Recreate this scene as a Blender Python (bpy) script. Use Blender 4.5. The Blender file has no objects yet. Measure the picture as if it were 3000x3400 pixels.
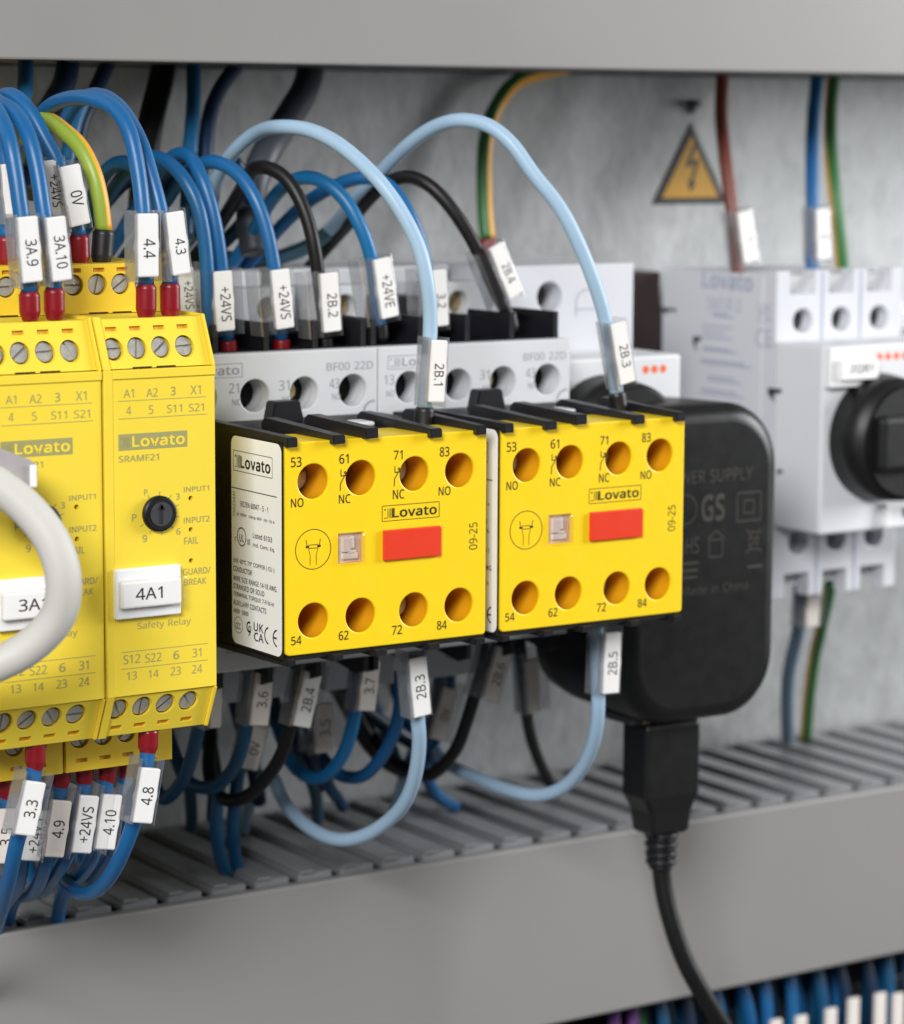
import bpy, bmesh, math, random
from mathutils import Vector, Matrix
random.seed(7)
SC = bpy.context.scene
MM = 0.001                                   # everything below is written in millimetres
# ------------------------------------------------------------------ camera
cam_d = bpy.data.cameras.new('camera'); cam = bpy.data.objects.new('camera', cam_d)
SC.collection.objects.link(cam); SC.camera = cam
cam_d.sensor_fit = 'HORIZONTAL'; cam_d.sensor_width = 36.0; cam_d.lens = 2824.13 / 904 * 36
cam_d.clip_start = 0.005; cam_d.clip_end = 20
yaw, pitch, roll = 0.579316466, 0.137469214, 0.00494776
fw = Vector((math.sin(yaw)*math.cos(pitch), math.cos(yaw)*math.cos(pitch), -math.sin(pitch)))
r0 = Vector((math.cos(yaw), -math.sin(yaw), 0)); u0 = r0.cross(fw)
rt = r0*math.cos(roll) + u0*math.sin(roll); up = -r0*math.sin(roll) + u0*math.cos(roll)
M3 = Matrix((rt, up, -fw)).transposed()
cam.matrix_world = Matrix.Translation(Vector((-245.74, -419.587, 61.95))*MM) @ M3.to_4x4()
cam_d.dof.use_dof = True; cam_d.dof.focus_distance = 0.487; cam_d.dof.aperture_fstop = 23
# ------------------------------------------------------------------ world and lamps
SC.world = bpy.data.worlds.new('World'); SC.world.use_nodes = True
bgn = SC.world.node_tree.nodes['Background']
bgn.inputs[0].default_value = (0.97, 0.98, 1.0, 1); bgn.inputs[1].default_value = 0.145
def area(name, loc, aim, size, power, col):
    d = bpy.data.lights.new(name, 'AREA'); d.shape = 'RECTANGLE'; d.size = size[0]*MM; d.size_y = size[1]*MM
    d.energy = power; d.color = col
    o = bpy.data.objects.new(name, d); SC.collection.objects.link(o)
    o.location = Vector(loc)*MM
    o.rotation_euler = (Vector(aim)-Vector(loc)).to_track_quat('-Z', 'Y').to_euler()
area('window_light', (900, -330, 230), (90, 40, -20), (320, 420), 9.5, (0.97, 0.985, 1.0))
area('room_light', (-1050, -1100, 760), (60, 20, -10), (600, 450), 34.0, (0.98, 0.985, 1.0))
SC.view_settings.view_transform = 'Standard'; SC.view_settings.look = 'None'
SC.view_settings.exposure = 0.0; SC.view_settings.gamma = 1.0; SC.view_settings.use_curve_mapping = False
SC.cycles.use_denoising = True
SC.cycles.max_bounces = 8; SC.cycles.transparent_max_bounces = 16
# ------------------------------------------------------------------ materials
MATS = {}
def mat(name, col, rough=0.45, metal=0.0, var=0.06, vscale=90.0, bump=0.0, bscale=1500.0, spec=0.5, coat=0.0, sss=0.0):
    m = bpy.data.materials.new(name); m.use_nodes = True; nt = m.node_tree; N = nt.nodes; L = nt.links
    b = N['Principled BSDF']
    b.inputs['Roughness'].default_value = rough; b.inputs['Metallic'].default_value = metal
    b.inputs['Specular IOR Level'].default_value = spec; b.inputs['Coat Weight'].default_value = coat
    tc = N.new('ShaderNodeTexCoord')
    nz = N.new('ShaderNodeTexNoise'); nz.inputs['Scale'].default_value = vscale; nz.inputs['Detail'].default_value = 5
    L.new(tc.outputs['Object'], nz.inputs['Vector'])
    mx = N.new('ShaderNodeMix'); mx.data_type = 'RGBA'
    c = Vector(col)
    mx.inputs[6].default_value = (*(c*(1-var)), 1); mx.inputs[7].default_value = (*[min(1, v*(1+var)) for v in c], 1)
    L.new(nz.outputs['Fac'], mx.inputs[0]); L.new(mx.outputs[2], b.inputs['Base Color'])
    rr = N.new('ShaderNodeMapRange'); rr.inputs[3].default_value = max(0.05, rough-0.08); rr.inputs[4].default_value = rough+0.10
    nz2 = N.new('ShaderNodeTexNoise'); nz2.inputs['Scale'].default_value = vscale*3.1; nz2.inputs['Detail'].default_value = 4
    L.new(tc.outputs['Object'], nz2.inputs['Vector']); L.new(nz2.outputs['Fac'], rr.inputs[0]); L.new(rr.outputs[0], b.inputs['Roughness'])
    if bump:
        n3 = N.new('ShaderNodeTexNoise'); n3.inputs['Scale'].default_value = bscale; n3.inputs['Detail'].default_value = 3
        L.new(tc.outputs['Object'], n3.inputs['Vector'])
        bp = N.new('ShaderNodeBump'); bp.inputs['Strength'].default_value = bump; bp.inputs['Distance'].default_value = 0.0002
        L.new(n3.outputs['Fac'], bp.inputs['Height']); L.new(bp.outputs['Normal'], b.inputs['Normal'])
    if sss:
        b.inputs['Subsurface Weight'].default_value = sss; b.inputs['Subsurface Radius'].default_value = (0.002, 0.001, 0.0004)
        b.inputs['Subsurface Scale'].default_value = 0.5
    MATS[name] = m; return m
mat('yellow_face', (0.92, 0.635, 0.008), 0.36, bump=0.06, var=0.025, sss=0.35)
mat('shaded_amber', (0.72, 0.34, 0.006), 0.42, var=0.06, vscale=300)  # shaded tone of the yellow plate's holes, put into the colour
mat('yellow_relay', (0.84, 0.63, 0.045), 0.42, bump=0.05, var=0.04)
mat('yellow_rear', (0.80, 0.55, 0.03), 0.42, bump=0.05, var=0.04)
mat('yellow_slot', (0.62, 0.30, 0.02), 0.5)
mat('black_plastic', (0.012, 0.012, 0.015), 0.36, bump=0.12, var=0.2, spec=0.35)
mat('black_side', (0.010, 0.009, 0.008), 0.45, bump=0.2, var=0.2, spec=0.3)
mat('black_adapter', (0.007, 0.007, 0.007), 0.38, bump=0.10, var=0.2, spec=0.35)
mat('black_knob', (0.009, 0.009, 0.009), 0.42, bump=0.1, var=0.2, spec=0.35)
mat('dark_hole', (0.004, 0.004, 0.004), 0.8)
mat('contactor_grey', (0.60, 0.607, 0.617), 0.42, bump=0.08, var=0.03)
mat('switch_grey', (0.61, 0.617, 0.648), 0.42, bump=0.08, var=0.03)
mat('switch_front', (0.70, 0.71, 0.72), 0.42, bump=0.08, var=0.03)
mat('white_part', (0.80, 0.80, 0.80), 0.4, var=0.02)
mat('white_card', (0.86, 0.85, 0.83), 0.5, var=0.03)
mat('beige_card', (0.76, 0.70, 0.64), 0.5, var=0.04)
mat('sticker_white', (0.80, 0.82, 0.87), 0.35, var=0.015)
mat('ink_black', (0.012, 0.011, 0.012), 0.5)
mat('ink_brown', (0.02, 0.010, 0.004), 0.5)
mat('ink_olive', (0.33, 0.31, 0.12), 0.5)
mat('ink_grey', (0.27, 0.28, 0.32), 0.5)
mat('ink_pale', (0.36, 0.39, 0.47), 0.5)
mat('ink_gold', (0.045, 0.041, 0.033), 0.45)
mat('red_button', (0.75, 0.045, 0.015), 0.34, var=0.02)
mat('orange_dot', (0.85, 0.13, 0.03), 0.45)
mat('ferrule_red', (0.22, 0.004, 0.010), 0.32, var=0.1)
mat('ferrule_black', (0.009, 0.009, 0.01), 0.4)
mat('wire_blue', (0.007, 0.108, 0.285), 0.38, var=0.05)
mat('wire_blue_bright', (0.004, 0.135, 0.33), 0.38, var=0.05)
mat('wire_blue_dark', (0.004, 0.07, 0.16), 0.42, var=0.06)
mat('wire_navy', (0.004, 0.02, 0.055), 0.45, var=0.1)
mat('wire_teal', (0.03, 0.09, 0.13), 0.5, var=0.1)
mat('wire_slate', (0.13, 0.20, 0.27), 0.5)
mat('wire_sky', (0.35, 0.50, 0.64), 0.42, var=0.03, sss=0.1)
mat('wire_black', (0.007, 0.006, 0.006), 0.42, spec=0.35)
mat('wire_charcoal', (0.03, 0.035, 0.045), 0.5)
mat('wire_brown', (0.16, 0.035, 0.018), 0.42)
mat('wire_violet', (0.16, 0.05, 0.23), 0.45)
mat('wire_green', (0.03, 0.14, 0.035), 0.42)
mat('wire_yellow', (0.75, 0.36, 0.02), 0.42)
mat('wire_lime', (0.27, 0.36, 0.04), 0.42)
mat('boot_plastic', (0.40, 0.37, 0.37), 0.16, var=0.25, vscale=260, coat=0.5)
mat('cable_grey', (0.58, 0.56, 0.51), 0.55, var=0.03, bump=0.05)
mat('trunk_grey', (0.255, 0.245, 0.233), 0.40, var=0.045, vscale=14)
mat('trunk_comb', (0.21, 0.212, 0.218), 0.40, var=0.05, vscale=60)
mat('dark_grey', (0.04, 0.04, 0.044), 0.5)
mat('brown_dark', (0.02, 0.008, 0.007), 0.5, var=0.4, vscale=60)
mat('sign_yellow', (0.68, 0.35, 0.012), 0.45)
mat('zinc', (0.50, 0.48, 0.43), 0.40, metal=0.5, var=0.3, vscale=700, bump=0.3, bscale=2500)
mat('brass_zinc', (0.52, 0.42, 0.24), 0.32, metal=1.0, var=0.3, vscale=600, bump=0.3)
mat('rail_steel', (0.5, 0.5, 0.5), 0.35, metal=1.0)
def clear(name, tint, mixf, rough=0.08, body=0.03):
    m = bpy.data.materials.new(name); m.use_nodes = True; nt = m.node_tree; N = nt.nodes; L = nt.links
    N.remove(N['Principled BSDF'])
    t = N.new('ShaderNodeBsdfTransparent'); t.inputs[0].default_value = (*tint, 1)
    g = N.new('ShaderNodeBsdfGlossy'); g.inputs['Roughness'].default_value = rough; g.inputs[0].default_value = (1, 1, 1, 1)
    lw = N.new('ShaderNodeLayerWeight'); lw.inputs[0].default_value = 0.5
    f = N.new('ShaderNodeMath'); f.operation = 'POWER'; f.inputs[1].default_value = 4.0; L.new(lw.outputs['Facing'], f.inputs[0])
    a = N.new('ShaderNodeMath'); a.operation = 'MULTIPLY_ADD'; a.inputs[1].default_value = 0.55; a.inputs[2].default_value = mixf; a.use_clamp = True
    df = N.new('ShaderNodeBsdfDiffuse'); df.inputs[0].default_value = (0.8, 0.8, 0.8, 1); m0 = N.new('ShaderNodeMixShader'); m0.inputs[0].default_value = body
    L.new(t.outputs[0], m0.inputs[1]); L.new(df.outputs[0], m0.inputs[2]); t = m0
    mx = N.new('ShaderNodeMixShader')
    L.new(f.outputs[0], a.inputs[0]); L.new(a.outputs[0], mx.inputs[0]); L.new(t.outputs[0], mx.inputs[1]); L.new(g.outputs[0], mx.inputs[2])
    L.new(mx.outputs[0], N['Material Output'].inputs[0]); MATS[name] = m
clear('clear_sleeve', (0.985, 0.98, 0.975), 0.02, body=0.012)
clear('clear_edge', (0.80, 0.80, 0.81), 0.10, body=0.10)
clear('clear_plug', (0.72, 0.70, 0.73), 0.12, body=0.38)
clear('clear_window', (0.97, 0.93, 0.91), 0.05)
def galvanised():
    m = bpy.data.materials.new('galvanised_steel'); m.use_nodes = True; nt = m.node_tree; N = nt.nodes; L = nt.links
    b = N['Principled BSDF']; tc = N.new('ShaderNodeTexCoord')
    mp = N.new('ShaderNodeMapping'); mp.inputs['Scale'].default_value = (1, 1, 0.45); L.new(tc.outputs['Object'], mp.inputs[0])
    n1 = N.new('ShaderNodeTexNoise'); n1.inputs['Scale'].default_value = 560; n1.inputs['Detail'].default_value = 6; n1.inputs['Roughness'].default_value = 0.65
    n2 = N.new('ShaderNodeTexVoronoi'); n2.inputs['Scale'].default_value = 260
    n3 = N.new('ShaderNodeTexNoise'); n3.inputs['Scale'].default_value = 60; n3.inputs['Detail'].default_value = 4
    for n in (n1, n2, n3): L.new(mp.outputs[0], n.inputs['Vector'])
    a1 = N.new('ShaderNodeMath'); a1.operation = 'MULTIPLY_ADD'; a1.inputs[1].default_value = 0.25
    L.new(n2.outputs['Color'], a1.inputs[0]); L.new(n1.outputs['Fac'], a1.inputs[2])
    a2 = N.new('ShaderNodeMath'); a2.operation = 'MULTIPLY_ADD'; a2.inputs[1].default_value = 0.28
    L.new(n3.outputs['Fac'], a2.inputs[0]); L.new(a1.outputs[0], a2.inputs[2])
    cr = N.new('ShaderNodeValToRGB')
    cr.color_ramp.elements[0].position = 0.36; cr.color_ramp.elements[0].color = (0.26, 0.265, 0.264, 1)
    cr.color_ramp.elements[1].position = 0.9; cr.color_ramp.elements[1].color = (0.44, 0.448, 0.446, 1)
    L.new(a2.outputs[0], cr.inputs[0]); L.new(cr.outputs[0], b.inputs['Base Color'])
    b.inputs['Metallic'].default_value = 0.45
    mr = N.new('ShaderNodeMapRange'); mr.inputs[3].default_value = 0.42; mr.inputs[4].default_value = 0.62
    L.new(n1.outputs['Fac'], mr.inputs[0]); L.new(mr.outputs[0], b.inputs['Roughness'])
    bp = N.new('ShaderNodeBump'); bp.inputs['Strength'].default_value = 0.15; bp.inputs['Distance'].default_value = 0.0003
    L.new(n1.outputs['Fac'], bp.inputs['Height']); L.new(bp.outputs['Normal'], b.inputs['Normal'])
    MATS['galvanised_steel'] = m
galvanised()
# ------------------------------------------------------------------ building helpers
def link(o): SC.collection.objects.link(o); return o
def thing(name, base, label, cat, group=None):
    o = link(bpy.data.objects.new(name, None)); o.empty_display_size = 0.01
    o.location = Vector(base)*MM; o['label'] = label; o['category'] = cat
    if group: o['group'] = group
    return o
def world_loc(o):
    v = Vector(o.location)
    while o.parent: o = o.parent; v = v + Vector(o.location)
    return v
class B:
    """collects geometry in millimetres, then builds one mesh object"""
    def __init__(s): s.bm = bmesh.new()
    def _add(s, bm2, mi=0, smooth=False, fn=None):
        vm = {}
        for v in bm2.verts:
            co = v.co.copy()
            if fn: co = Vector(fn(co))
            vm[v] = s.bm.verts.new(co)
        for f in bm2.faces:
            try: nf = s.bm.faces.new([vm[v] for v in f.verts])
            except ValueError: continue
            nf.material_index = f.material_index + mi; nf.smooth = smooth or f.smooth
        bm2.free()
    def box(s, x0, x1, y0, y1, z0, z1, bev=0.0, seg=2, mi=0, fn=None, only=None):
        b = bmesh.new(); bmesh.ops.create_cube(b, size=1)
        for v in b.verts: v.co = Vector(((x0+x1)/2+v.co.x*(x1-x0), (y0+y1)/2+v.co.y*(y1-y0), (z0+z1)/2+v.co.z*(z1-z0)))
        if bev:
            ed = [e for e in b.edges if only is None or only(e)]
            bmesh.ops.bevel(b, geom=ed, offset=bev, segments=seg, affect='EDGES', profile=0.5)
        s._add(b, mi, fn=fn); return s
    def cyl(s, c, ax, r, ln, seg=32, r2=None, mi=0, bev=0.0, fn=None):
        b = bmesh.new(); bmesh.ops.create_cone(b, cap_ends=True, segments=seg, radius1=r, radius2=r if r2 is None else r2, depth=ln)
        for f in b.faces: f.smooth = len(f.verts) == 4
        if bev:
            top = [e for e in b.edges if all(v.co.z > 0 for v in e.verts)]
            bmesh.ops.bevel(b, geom=top, offset=bev, segments=2, affect='EDGES')
        q = Vector((0, 0, 1)).rotation_difference(Vector(ax).normalized()).to_matrix()
        for v in b.verts: v.co = q @ v.co + Vector(c)
        s._add(b, mi, fn=fn); return s
    def prism(s, poly, fr, to, mi=0, smooth=False, bev=0.0):
        """poly: list of 3d points (front loop); extruded by vector to-fr"""
        d = Vector(to)-Vector(fr); b = bmesh.new()
        a = [b.verts.new(Vector(p)) for p in poly]; c = [b.verts.new(Vector(p)+d) for p in poly]; n = len(a)
        b.faces.new(a); b.faces.new(c[::-1])
        for i in range(n): b.faces.new([a[i], c[i], c[(i+1) % n], a[(i+1) % n]])
        bmesh.ops.recalc_face_normals(b, faces=b.faces[:])
        if bev: bmesh.ops.bevel(b, geom=b.edges[:], offset=bev, segments=2, affect='EDGES')
        s._add(b, mi, smooth); return s
    def tube(s, pts, r, seg=14, mi=0, stripe=None, twist=0.0, step=1.2, rad=None, wob=0.0):
        P = spline(pts, step); n = len(P); b = bmesh.new(); rings = []
        if wob:
            ph = [random.uniform(0, 6.28) for _ in range(6)]; d_ = 0.0
            for i in range(1, n-1):
                d_ += (P[i]-P[i-1]).length; fade = min(1, d_/12, (n-1-i)*step/12)
                P[i] = P[i]+Vector([wob*fade*(math.sin(d_/5.3+ph[k])*0.6+math.sin(d_/11.7+ph[k+3])) for k in range(3)])
        T = [(P[min(i+1, n-1)]-P[max(i-1, 0)]).normalized() for i in range(n)]
        ref = Vector((0, -1, 0.2)); N_ = (ref-T[0]*ref.dot(T[0])).normalized()
        for i in range(n):
            N_ = (N_-T[i]*N_.dot(T[i])).normalized(); Bn = T[i].cross(N_)
            rr = r if rad is None else rad(i/(n-1))
            rings.append([b.verts.new(P[i]+(N_*math.cos(2*math.pi*k/seg+twist*i)+Bn*math.sin(2*math.pi*k/seg+twist*i))*rr) for k in range(seg)])
        for i in range(n-1):
            for k in range(seg):
                f = b.faces.new([rings[i][k], rings[i][(k+1) % seg], rings[i+1][(k+1) % seg], rings[i+1][k]]); f.smooth = True
                if stripe and (k % seg) in stripe: f.material_index = 1
        b.faces.new(rings[0][::-1]); b.faces.new(rings[-1])
        s._add(b, mi); return s
    def plate(s, x0, x1, z0, z1, y0, y1, holes=(), bev=0.0, rad=0.0, mi=0, fn=None, outer=None):
        """a plate facing -Y with through holes: ('c',x,z,r) or ('r',xa,xb,za,zb)"""
        cu = bpy.data.curves.new('tmp', 'CURVE'); cu.dimensions = '2D'; cu.fill_mode = 'BOTH'
        th = (y1-y0)/2; cu.extrude = max(th-bev, 0.01); cu.bevel_depth = bev; cu.bevel_resolution = 1
        def poly(pts):
            sp = cu.splines.new('POLY'); sp.points.add(len(pts)-1); sp.use_cyclic_u = True
            for p, q in zip(sp.points, pts): p.co = (q[0], q[1], 0, 1)
        if outer: poly(outer)
        else: poly(rrect(x0+bev, x1-bev, z0+bev, z1-bev, rad))
        for h in holes:
            if h[0] == 'c': poly([(h[1]+(h[3]+bev)*math.cos(a*math.tau/40), h[2]+(h[3]+bev)*math.sin(a*math.tau/40)) for a in range(40)])
            else: poly([(h[1]-bev, h[3]-bev), (h[2]+bev, h[3]-bev), (h[2]+bev, h[4]+bev), (h[1]-bev, h[4]+bev)])
        o = bpy.data.objects.new('tmp', cu); link(o)
        me = bpy.data.meshes.new_from_object(o.evaluated_get(bpy.context.evaluated_depsgraph_get()))
        b = bmesh.new(); b.from_mesh(me)
        bmesh.ops.remove_doubles(b, verts=b.verts[:], dist=0.0005)
        bmesh.ops.recalc_face_normals(b, faces=b.faces[:])
        for v in b.verts: v.co = Vector((v.co.x, (y0+y1)/2-v.co.z, v.co.y))
        bpy.data.objects.remove(o); bpy.data.curves.remove(cu); bpy.data.meshes.remove(me)
        for f in b.faces: f.smooth = False; f.material_index = 0
        s._add(b, mi, fn=fn); return s
    def quad(s, a, b_, c, d, mi=0):
        f = s.bm.faces.new([s.bm.verts.new(Vector(p)) for p in (a, b_, c, d)]); f.material_index = mi; return s
    def fan(s, O, u, v, pts, mi=0):
        O, u, v = Vector(O), Vector(u), Vector(v)
        f = s.bm.faces.new([s.bm.verts.new(O+u*p[0]+v*p[1]) for p in pts]); f.material_index = mi; return s
    def line(s, O, u, v, p, q, w, mi=0):
        d = Vector((q[0]-p[0], q[1]-p[1])); n = Vector((-d.y, d.x)).normalized()*w/2
        return s.fan(O, u, v, [(p[0]-n.x, p[1]-n.y), (q[0]-n.x, q[1]-n.y), (q[0]+n.x, q[1]+n.y), (p[0]+n.x, p[1]+n.y)], mi)
    def arc(s, O, u, v, c, rx, ry, w, a0=0, a1=math.tau, n=40, mi=0):
        for i in range(n):
            t0, t1 = a0+(a1-a0)*i/n, a0+(a1-a0)*(i+1)/n
            p = lambda t, k: (c[0]+(rx+k)*math.cos(t), c[1]+(ry+k)*math.sin(t))
            s.fan(O, u, v, [p(t0, -w/2), p(t0, w/2), p(t1, w/2), p(t1, -w/2)][::-1] if a1 < a0 else [p(t0, -w/2), p(t0, w/2), p(t1, w/2), p(t1, -w/2)], mi)
        return s
    def frame(s, O, u, v, x0, x1, y0, y1, w, mi=0):
        s.line(O, u, v, (x0, y0), (x1, y0), w, mi); s.line(O, u, v, (x0, y1), (x1, y1), w, mi)
        s.line(O, u, v, (x0, y0+w/2), (x0, y1-w/2), w, mi); s.line(O, u, v, (x1, y0+w/2), (x1, y1-w/2), w, mi); return s
    def text(s, txt, O, u, v, x0, x1, y0, y1, bold=0.0, mi=0, keep=False):
        """flat lettering whose ink fills the given rectangle of the plane O,u,v"""
        vs, fs, bb = glyphs(txt, bold); O, u, v = Vector(O), Vector(u), Vector(v)
        sx = (x1-x0)/max(bb[1]-bb[0], 1e-6); sy = (y1-y0)/max(bb[3]-bb[2], 1e-6)
        ox = x0
        if keep:
            k = min(sx, sy*keep); ox = (x0+x1)/2-k*(bb[1]-bb[0])/2; sx = k
        nv = [s.bm.verts.new(O+u*(ox+(p[0]-bb[0])*sx)+v*(y0+(p[1]-bb[2])*sy)) for p in vs]
        for f in fs:
            try: nf = s.bm.faces.new([nv[i] for i in f]); nf.material_index = mi
            except ValueError: pass
        return s
    def build(s, name, mats, parent=None, base=None):
        me = bpy.data.meshes.new(name)
        off = world_loc(parent)/MM if parent else Vector(base or (0, 0, 0))
        for v in s.bm.verts: v.co = (v.co-off)*MM
        s.bm.to_mesh(me); s.bm.free()
        for m in ([mats] if isinstance(mats, str) else mats): me.materials.append(MATS[m])
        o = link(bpy.data.objects.new(name, me))
        if parent: o.parent = parent
        else: o.location = off*MM
        return o
def rrect(x0, x1, y0, y1, r, n=6):
    if r <= 0: return [(x0, y0), (x1, y0), (x1, y1), (x0, y1)]
    out = []
    for cx, cy, a in ((x1-r, y0+r, -90), (x1-r, y1-r, 0), (x0+r, y1-r, 90), (x0+r, y0+r, 180)):
        for i in range(n+1):
            t = math.radians(a+90*i/n); out.append((cx+r*math.cos(t), cy+r*math.sin(t)))
    return out
def spline(pts, step):
    P = [Vector(p) for p in pts]
    if len(P) == 2:
        n = max(2, int((P[1]-P[0]).length/step)+1); return [P[0].lerp(P[1], i/(n-1)) for i in range(n)]
    Q = [P[0]*2-P[1]]+P+[P[-1]*2-P[-2]]; out = []
    for i in range(1, len(Q)-2):                       # centripetal Catmull-Rom
        p0, p1, p2, p3 = Q[i-1:i+3]
        t0 = 0; t1 = t0+max((p1-p0).length, 1e-3)**.5; t2 = t1+max((p2-p1).length, 1e-3)**.5; t3 = t2+max((p3-p2).length, 1e-3)**.5
        n = max(3, int((p2-p1).length/step)+1)
        for k in range(n):
            t = t1+(t2-t1)*k/n
            A1 = p0*((t1-t)/(t1-t0))+p1*((t-t0)/(t1-t0)); A2 = p1*((t2-t)/(t2-t1))+p2*((t-t1)/(t2-t1)); A3 = p2*((t3-t)/(t3-t2))+p3*((t-t2)/(t3-t2))
            B1 = A1*((t2-t)/(t2-t0))+A2*((t-t0)/(t2-t0)); B2 = A2*((t3-t)/(t3-t1))+A3*((t-t1)/(t3-t1))
            out.append(B1*((t2-t)/(t2-t1))+B2*((t-t1)/(t2-t1)))
    out.append(P[-1])
    for _ in range(3):                                  # gentle smoothing
        out = [out[0]]+[(out[i-1]+out[i]*2+out[i+1])/4 for i in range(1, len(out)-1)]+[out[-1]]
    return out
GL = {}
def glyphs(txt, bold):
    """outlines of a plain grotesque face kept as numbers in FONT; bold moves the outline outwards"""
    if (txt, bold) in GL: return GL[(txt, bold)]
    vs, fs, pen = [], [], 0.0
    for ch in txt:
        if ch not in FONT: pen += 0.28; continue
        a, v, f = FONT[ch]; v = [int(q)/1000 for q in v.split()]; f = [int(q) for q in f.split()]
        P = [[v[i], v[i+1]] for i in range(0, len(v), 2)]; F = [f[i:i+3] for i in range(0, len(f), 3)]
        if bold:
            cnt = {}
            for t in F:
                for k in range(3): e = (t[k], t[(k+1) % 3]); cnt[e] = 1
            off = [[0.0, 0.0] for _ in P]
            for (a_, b_) in cnt:
                if (b_, a_) in cnt: continue
                dx, dy = P[b_][0]-P[a_][0], P[b_][1]-P[a_][1]; l = math.hypot(dx, dy) or 1
                for q in (a_, b_): off[q][0] += dy/l; off[q][1] -= dx/l
            P = [[p[0]+bold*o[0]/(math.hypot(*o) or 1), p[1]+bold*o[1]/(math.hypot(*o) or 1)] for p, o in zip(P, off)]
        n = len(vs); vs += [(p[0]+pen, p[1]) for p in P]; fs += [tuple(q+n for q in t) for t in F]; pen += a/1000+bold
    bb = (min(v[0] for v in vs), max(v[0] for v in vs), min(v[1] for v in vs), max(v[1] for v in vs))
    GL[(txt, bold)] = (vs, fs, bb); return GL[(txt, bold)]
def copy_tree(o, parent=None, dx=0.0):
    c = o.copy(); link(c)
    if parent: c.parent = parent
    else: c.location.x += dx*MM
    for ch in list(o.children): copy_tree(ch, c)
    return c
X, ZV, NY = Vector((1, 0, 0)), Vector((0, 0, 1)), Vector((0, -1, 0))
def front(y): return (Vector((0, y, 0)), X, ZV)        # writing plane facing the viewer, coordinates x,z
def screw(b, x, y, z, r, ang, slot=0.42, mi=0, fn=None, h=1.2, d=0.5):
    b.cyl((x, y+d+h/2, z), (0, -1, 0), r, h, 28, mi=mi, fn=fn)
    for sgn in (1, -1):                                # the two halves of the slotted head
        pts = []
        a0 = math.asin(min(0.9, slot/2/r))
        for i in range(13):
            t = a0+(math.pi-2*a0)*i/12; px, pz = r*math.cos(t), sgn*r*math.sin(t)
            rx, rz = px*math.cos(ang)-pz*math.sin(ang), px*math.sin(ang)+pz*math.cos(ang)
            pts.append((x+rx, z+rz))
        bb = bmesh.new(); lo = [bb.verts.new((p[0], y+d, p[1])) for p in pts]
        hi = [bb.verts.new((x+(p[0]-x)*0.93, y, z+(p[1]-z)*0.93)) for p in pts]; n = len(pts)
        bb.faces.new(hi)
        for i in range(n): bb.faces.new([lo[i], lo[(i+1) % n], hi[(i+1) % n], hi[i]])
        bmesh.ops.recalc_face_normals(bb, faces=bb.faces[:])
        b._add(bb, mi, fn=fn)
# ------------------------------------------------------------------ traced measurements (mm)
PLATE= [('53', -4.47, -2.36, 2.69, 4.46), ('61', 5.22, 7.13, 2.7, 4.42), ('71', 16.41, 18.25, 2.79, 4.38), ('83', 26.07, 28.14, 2.68, 4.43), ('NO', -4.49, -1.99, -4.33, -2.74), ('NC', 5.14, 7.49, -4.3, -2.7), ('NC', 16.24, 18.64, -4.28, -2.58), ('NO', 25.88, 28.41, -4.31, -2.69), ('54', -4.54, -2.45, -28.48, -26.93), ('62', 5.09, 7.12, -28.54, -26.9), ('72', 16.08, 18.23, -28.59, -26.93), ('84', 25.63, 27.75, -28.6, -26.98), ('@sym', 5.22, 6.66, -2.02, 1.71), ('@sym', 16.31, 17.71, -1.98, 1.64), ('@logo', 14.04, 26.01, -8.06, -5.33), ('@red', 14.02, 26.16, -15.37, -9.46), ('@win', 4.96, 10.21, -15.09, -9.53), ('@circ', -3.71, 3.59, -15.5, -8.28), ('@date', 32.3, 34.29, -14.59, -9.65)]
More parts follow.
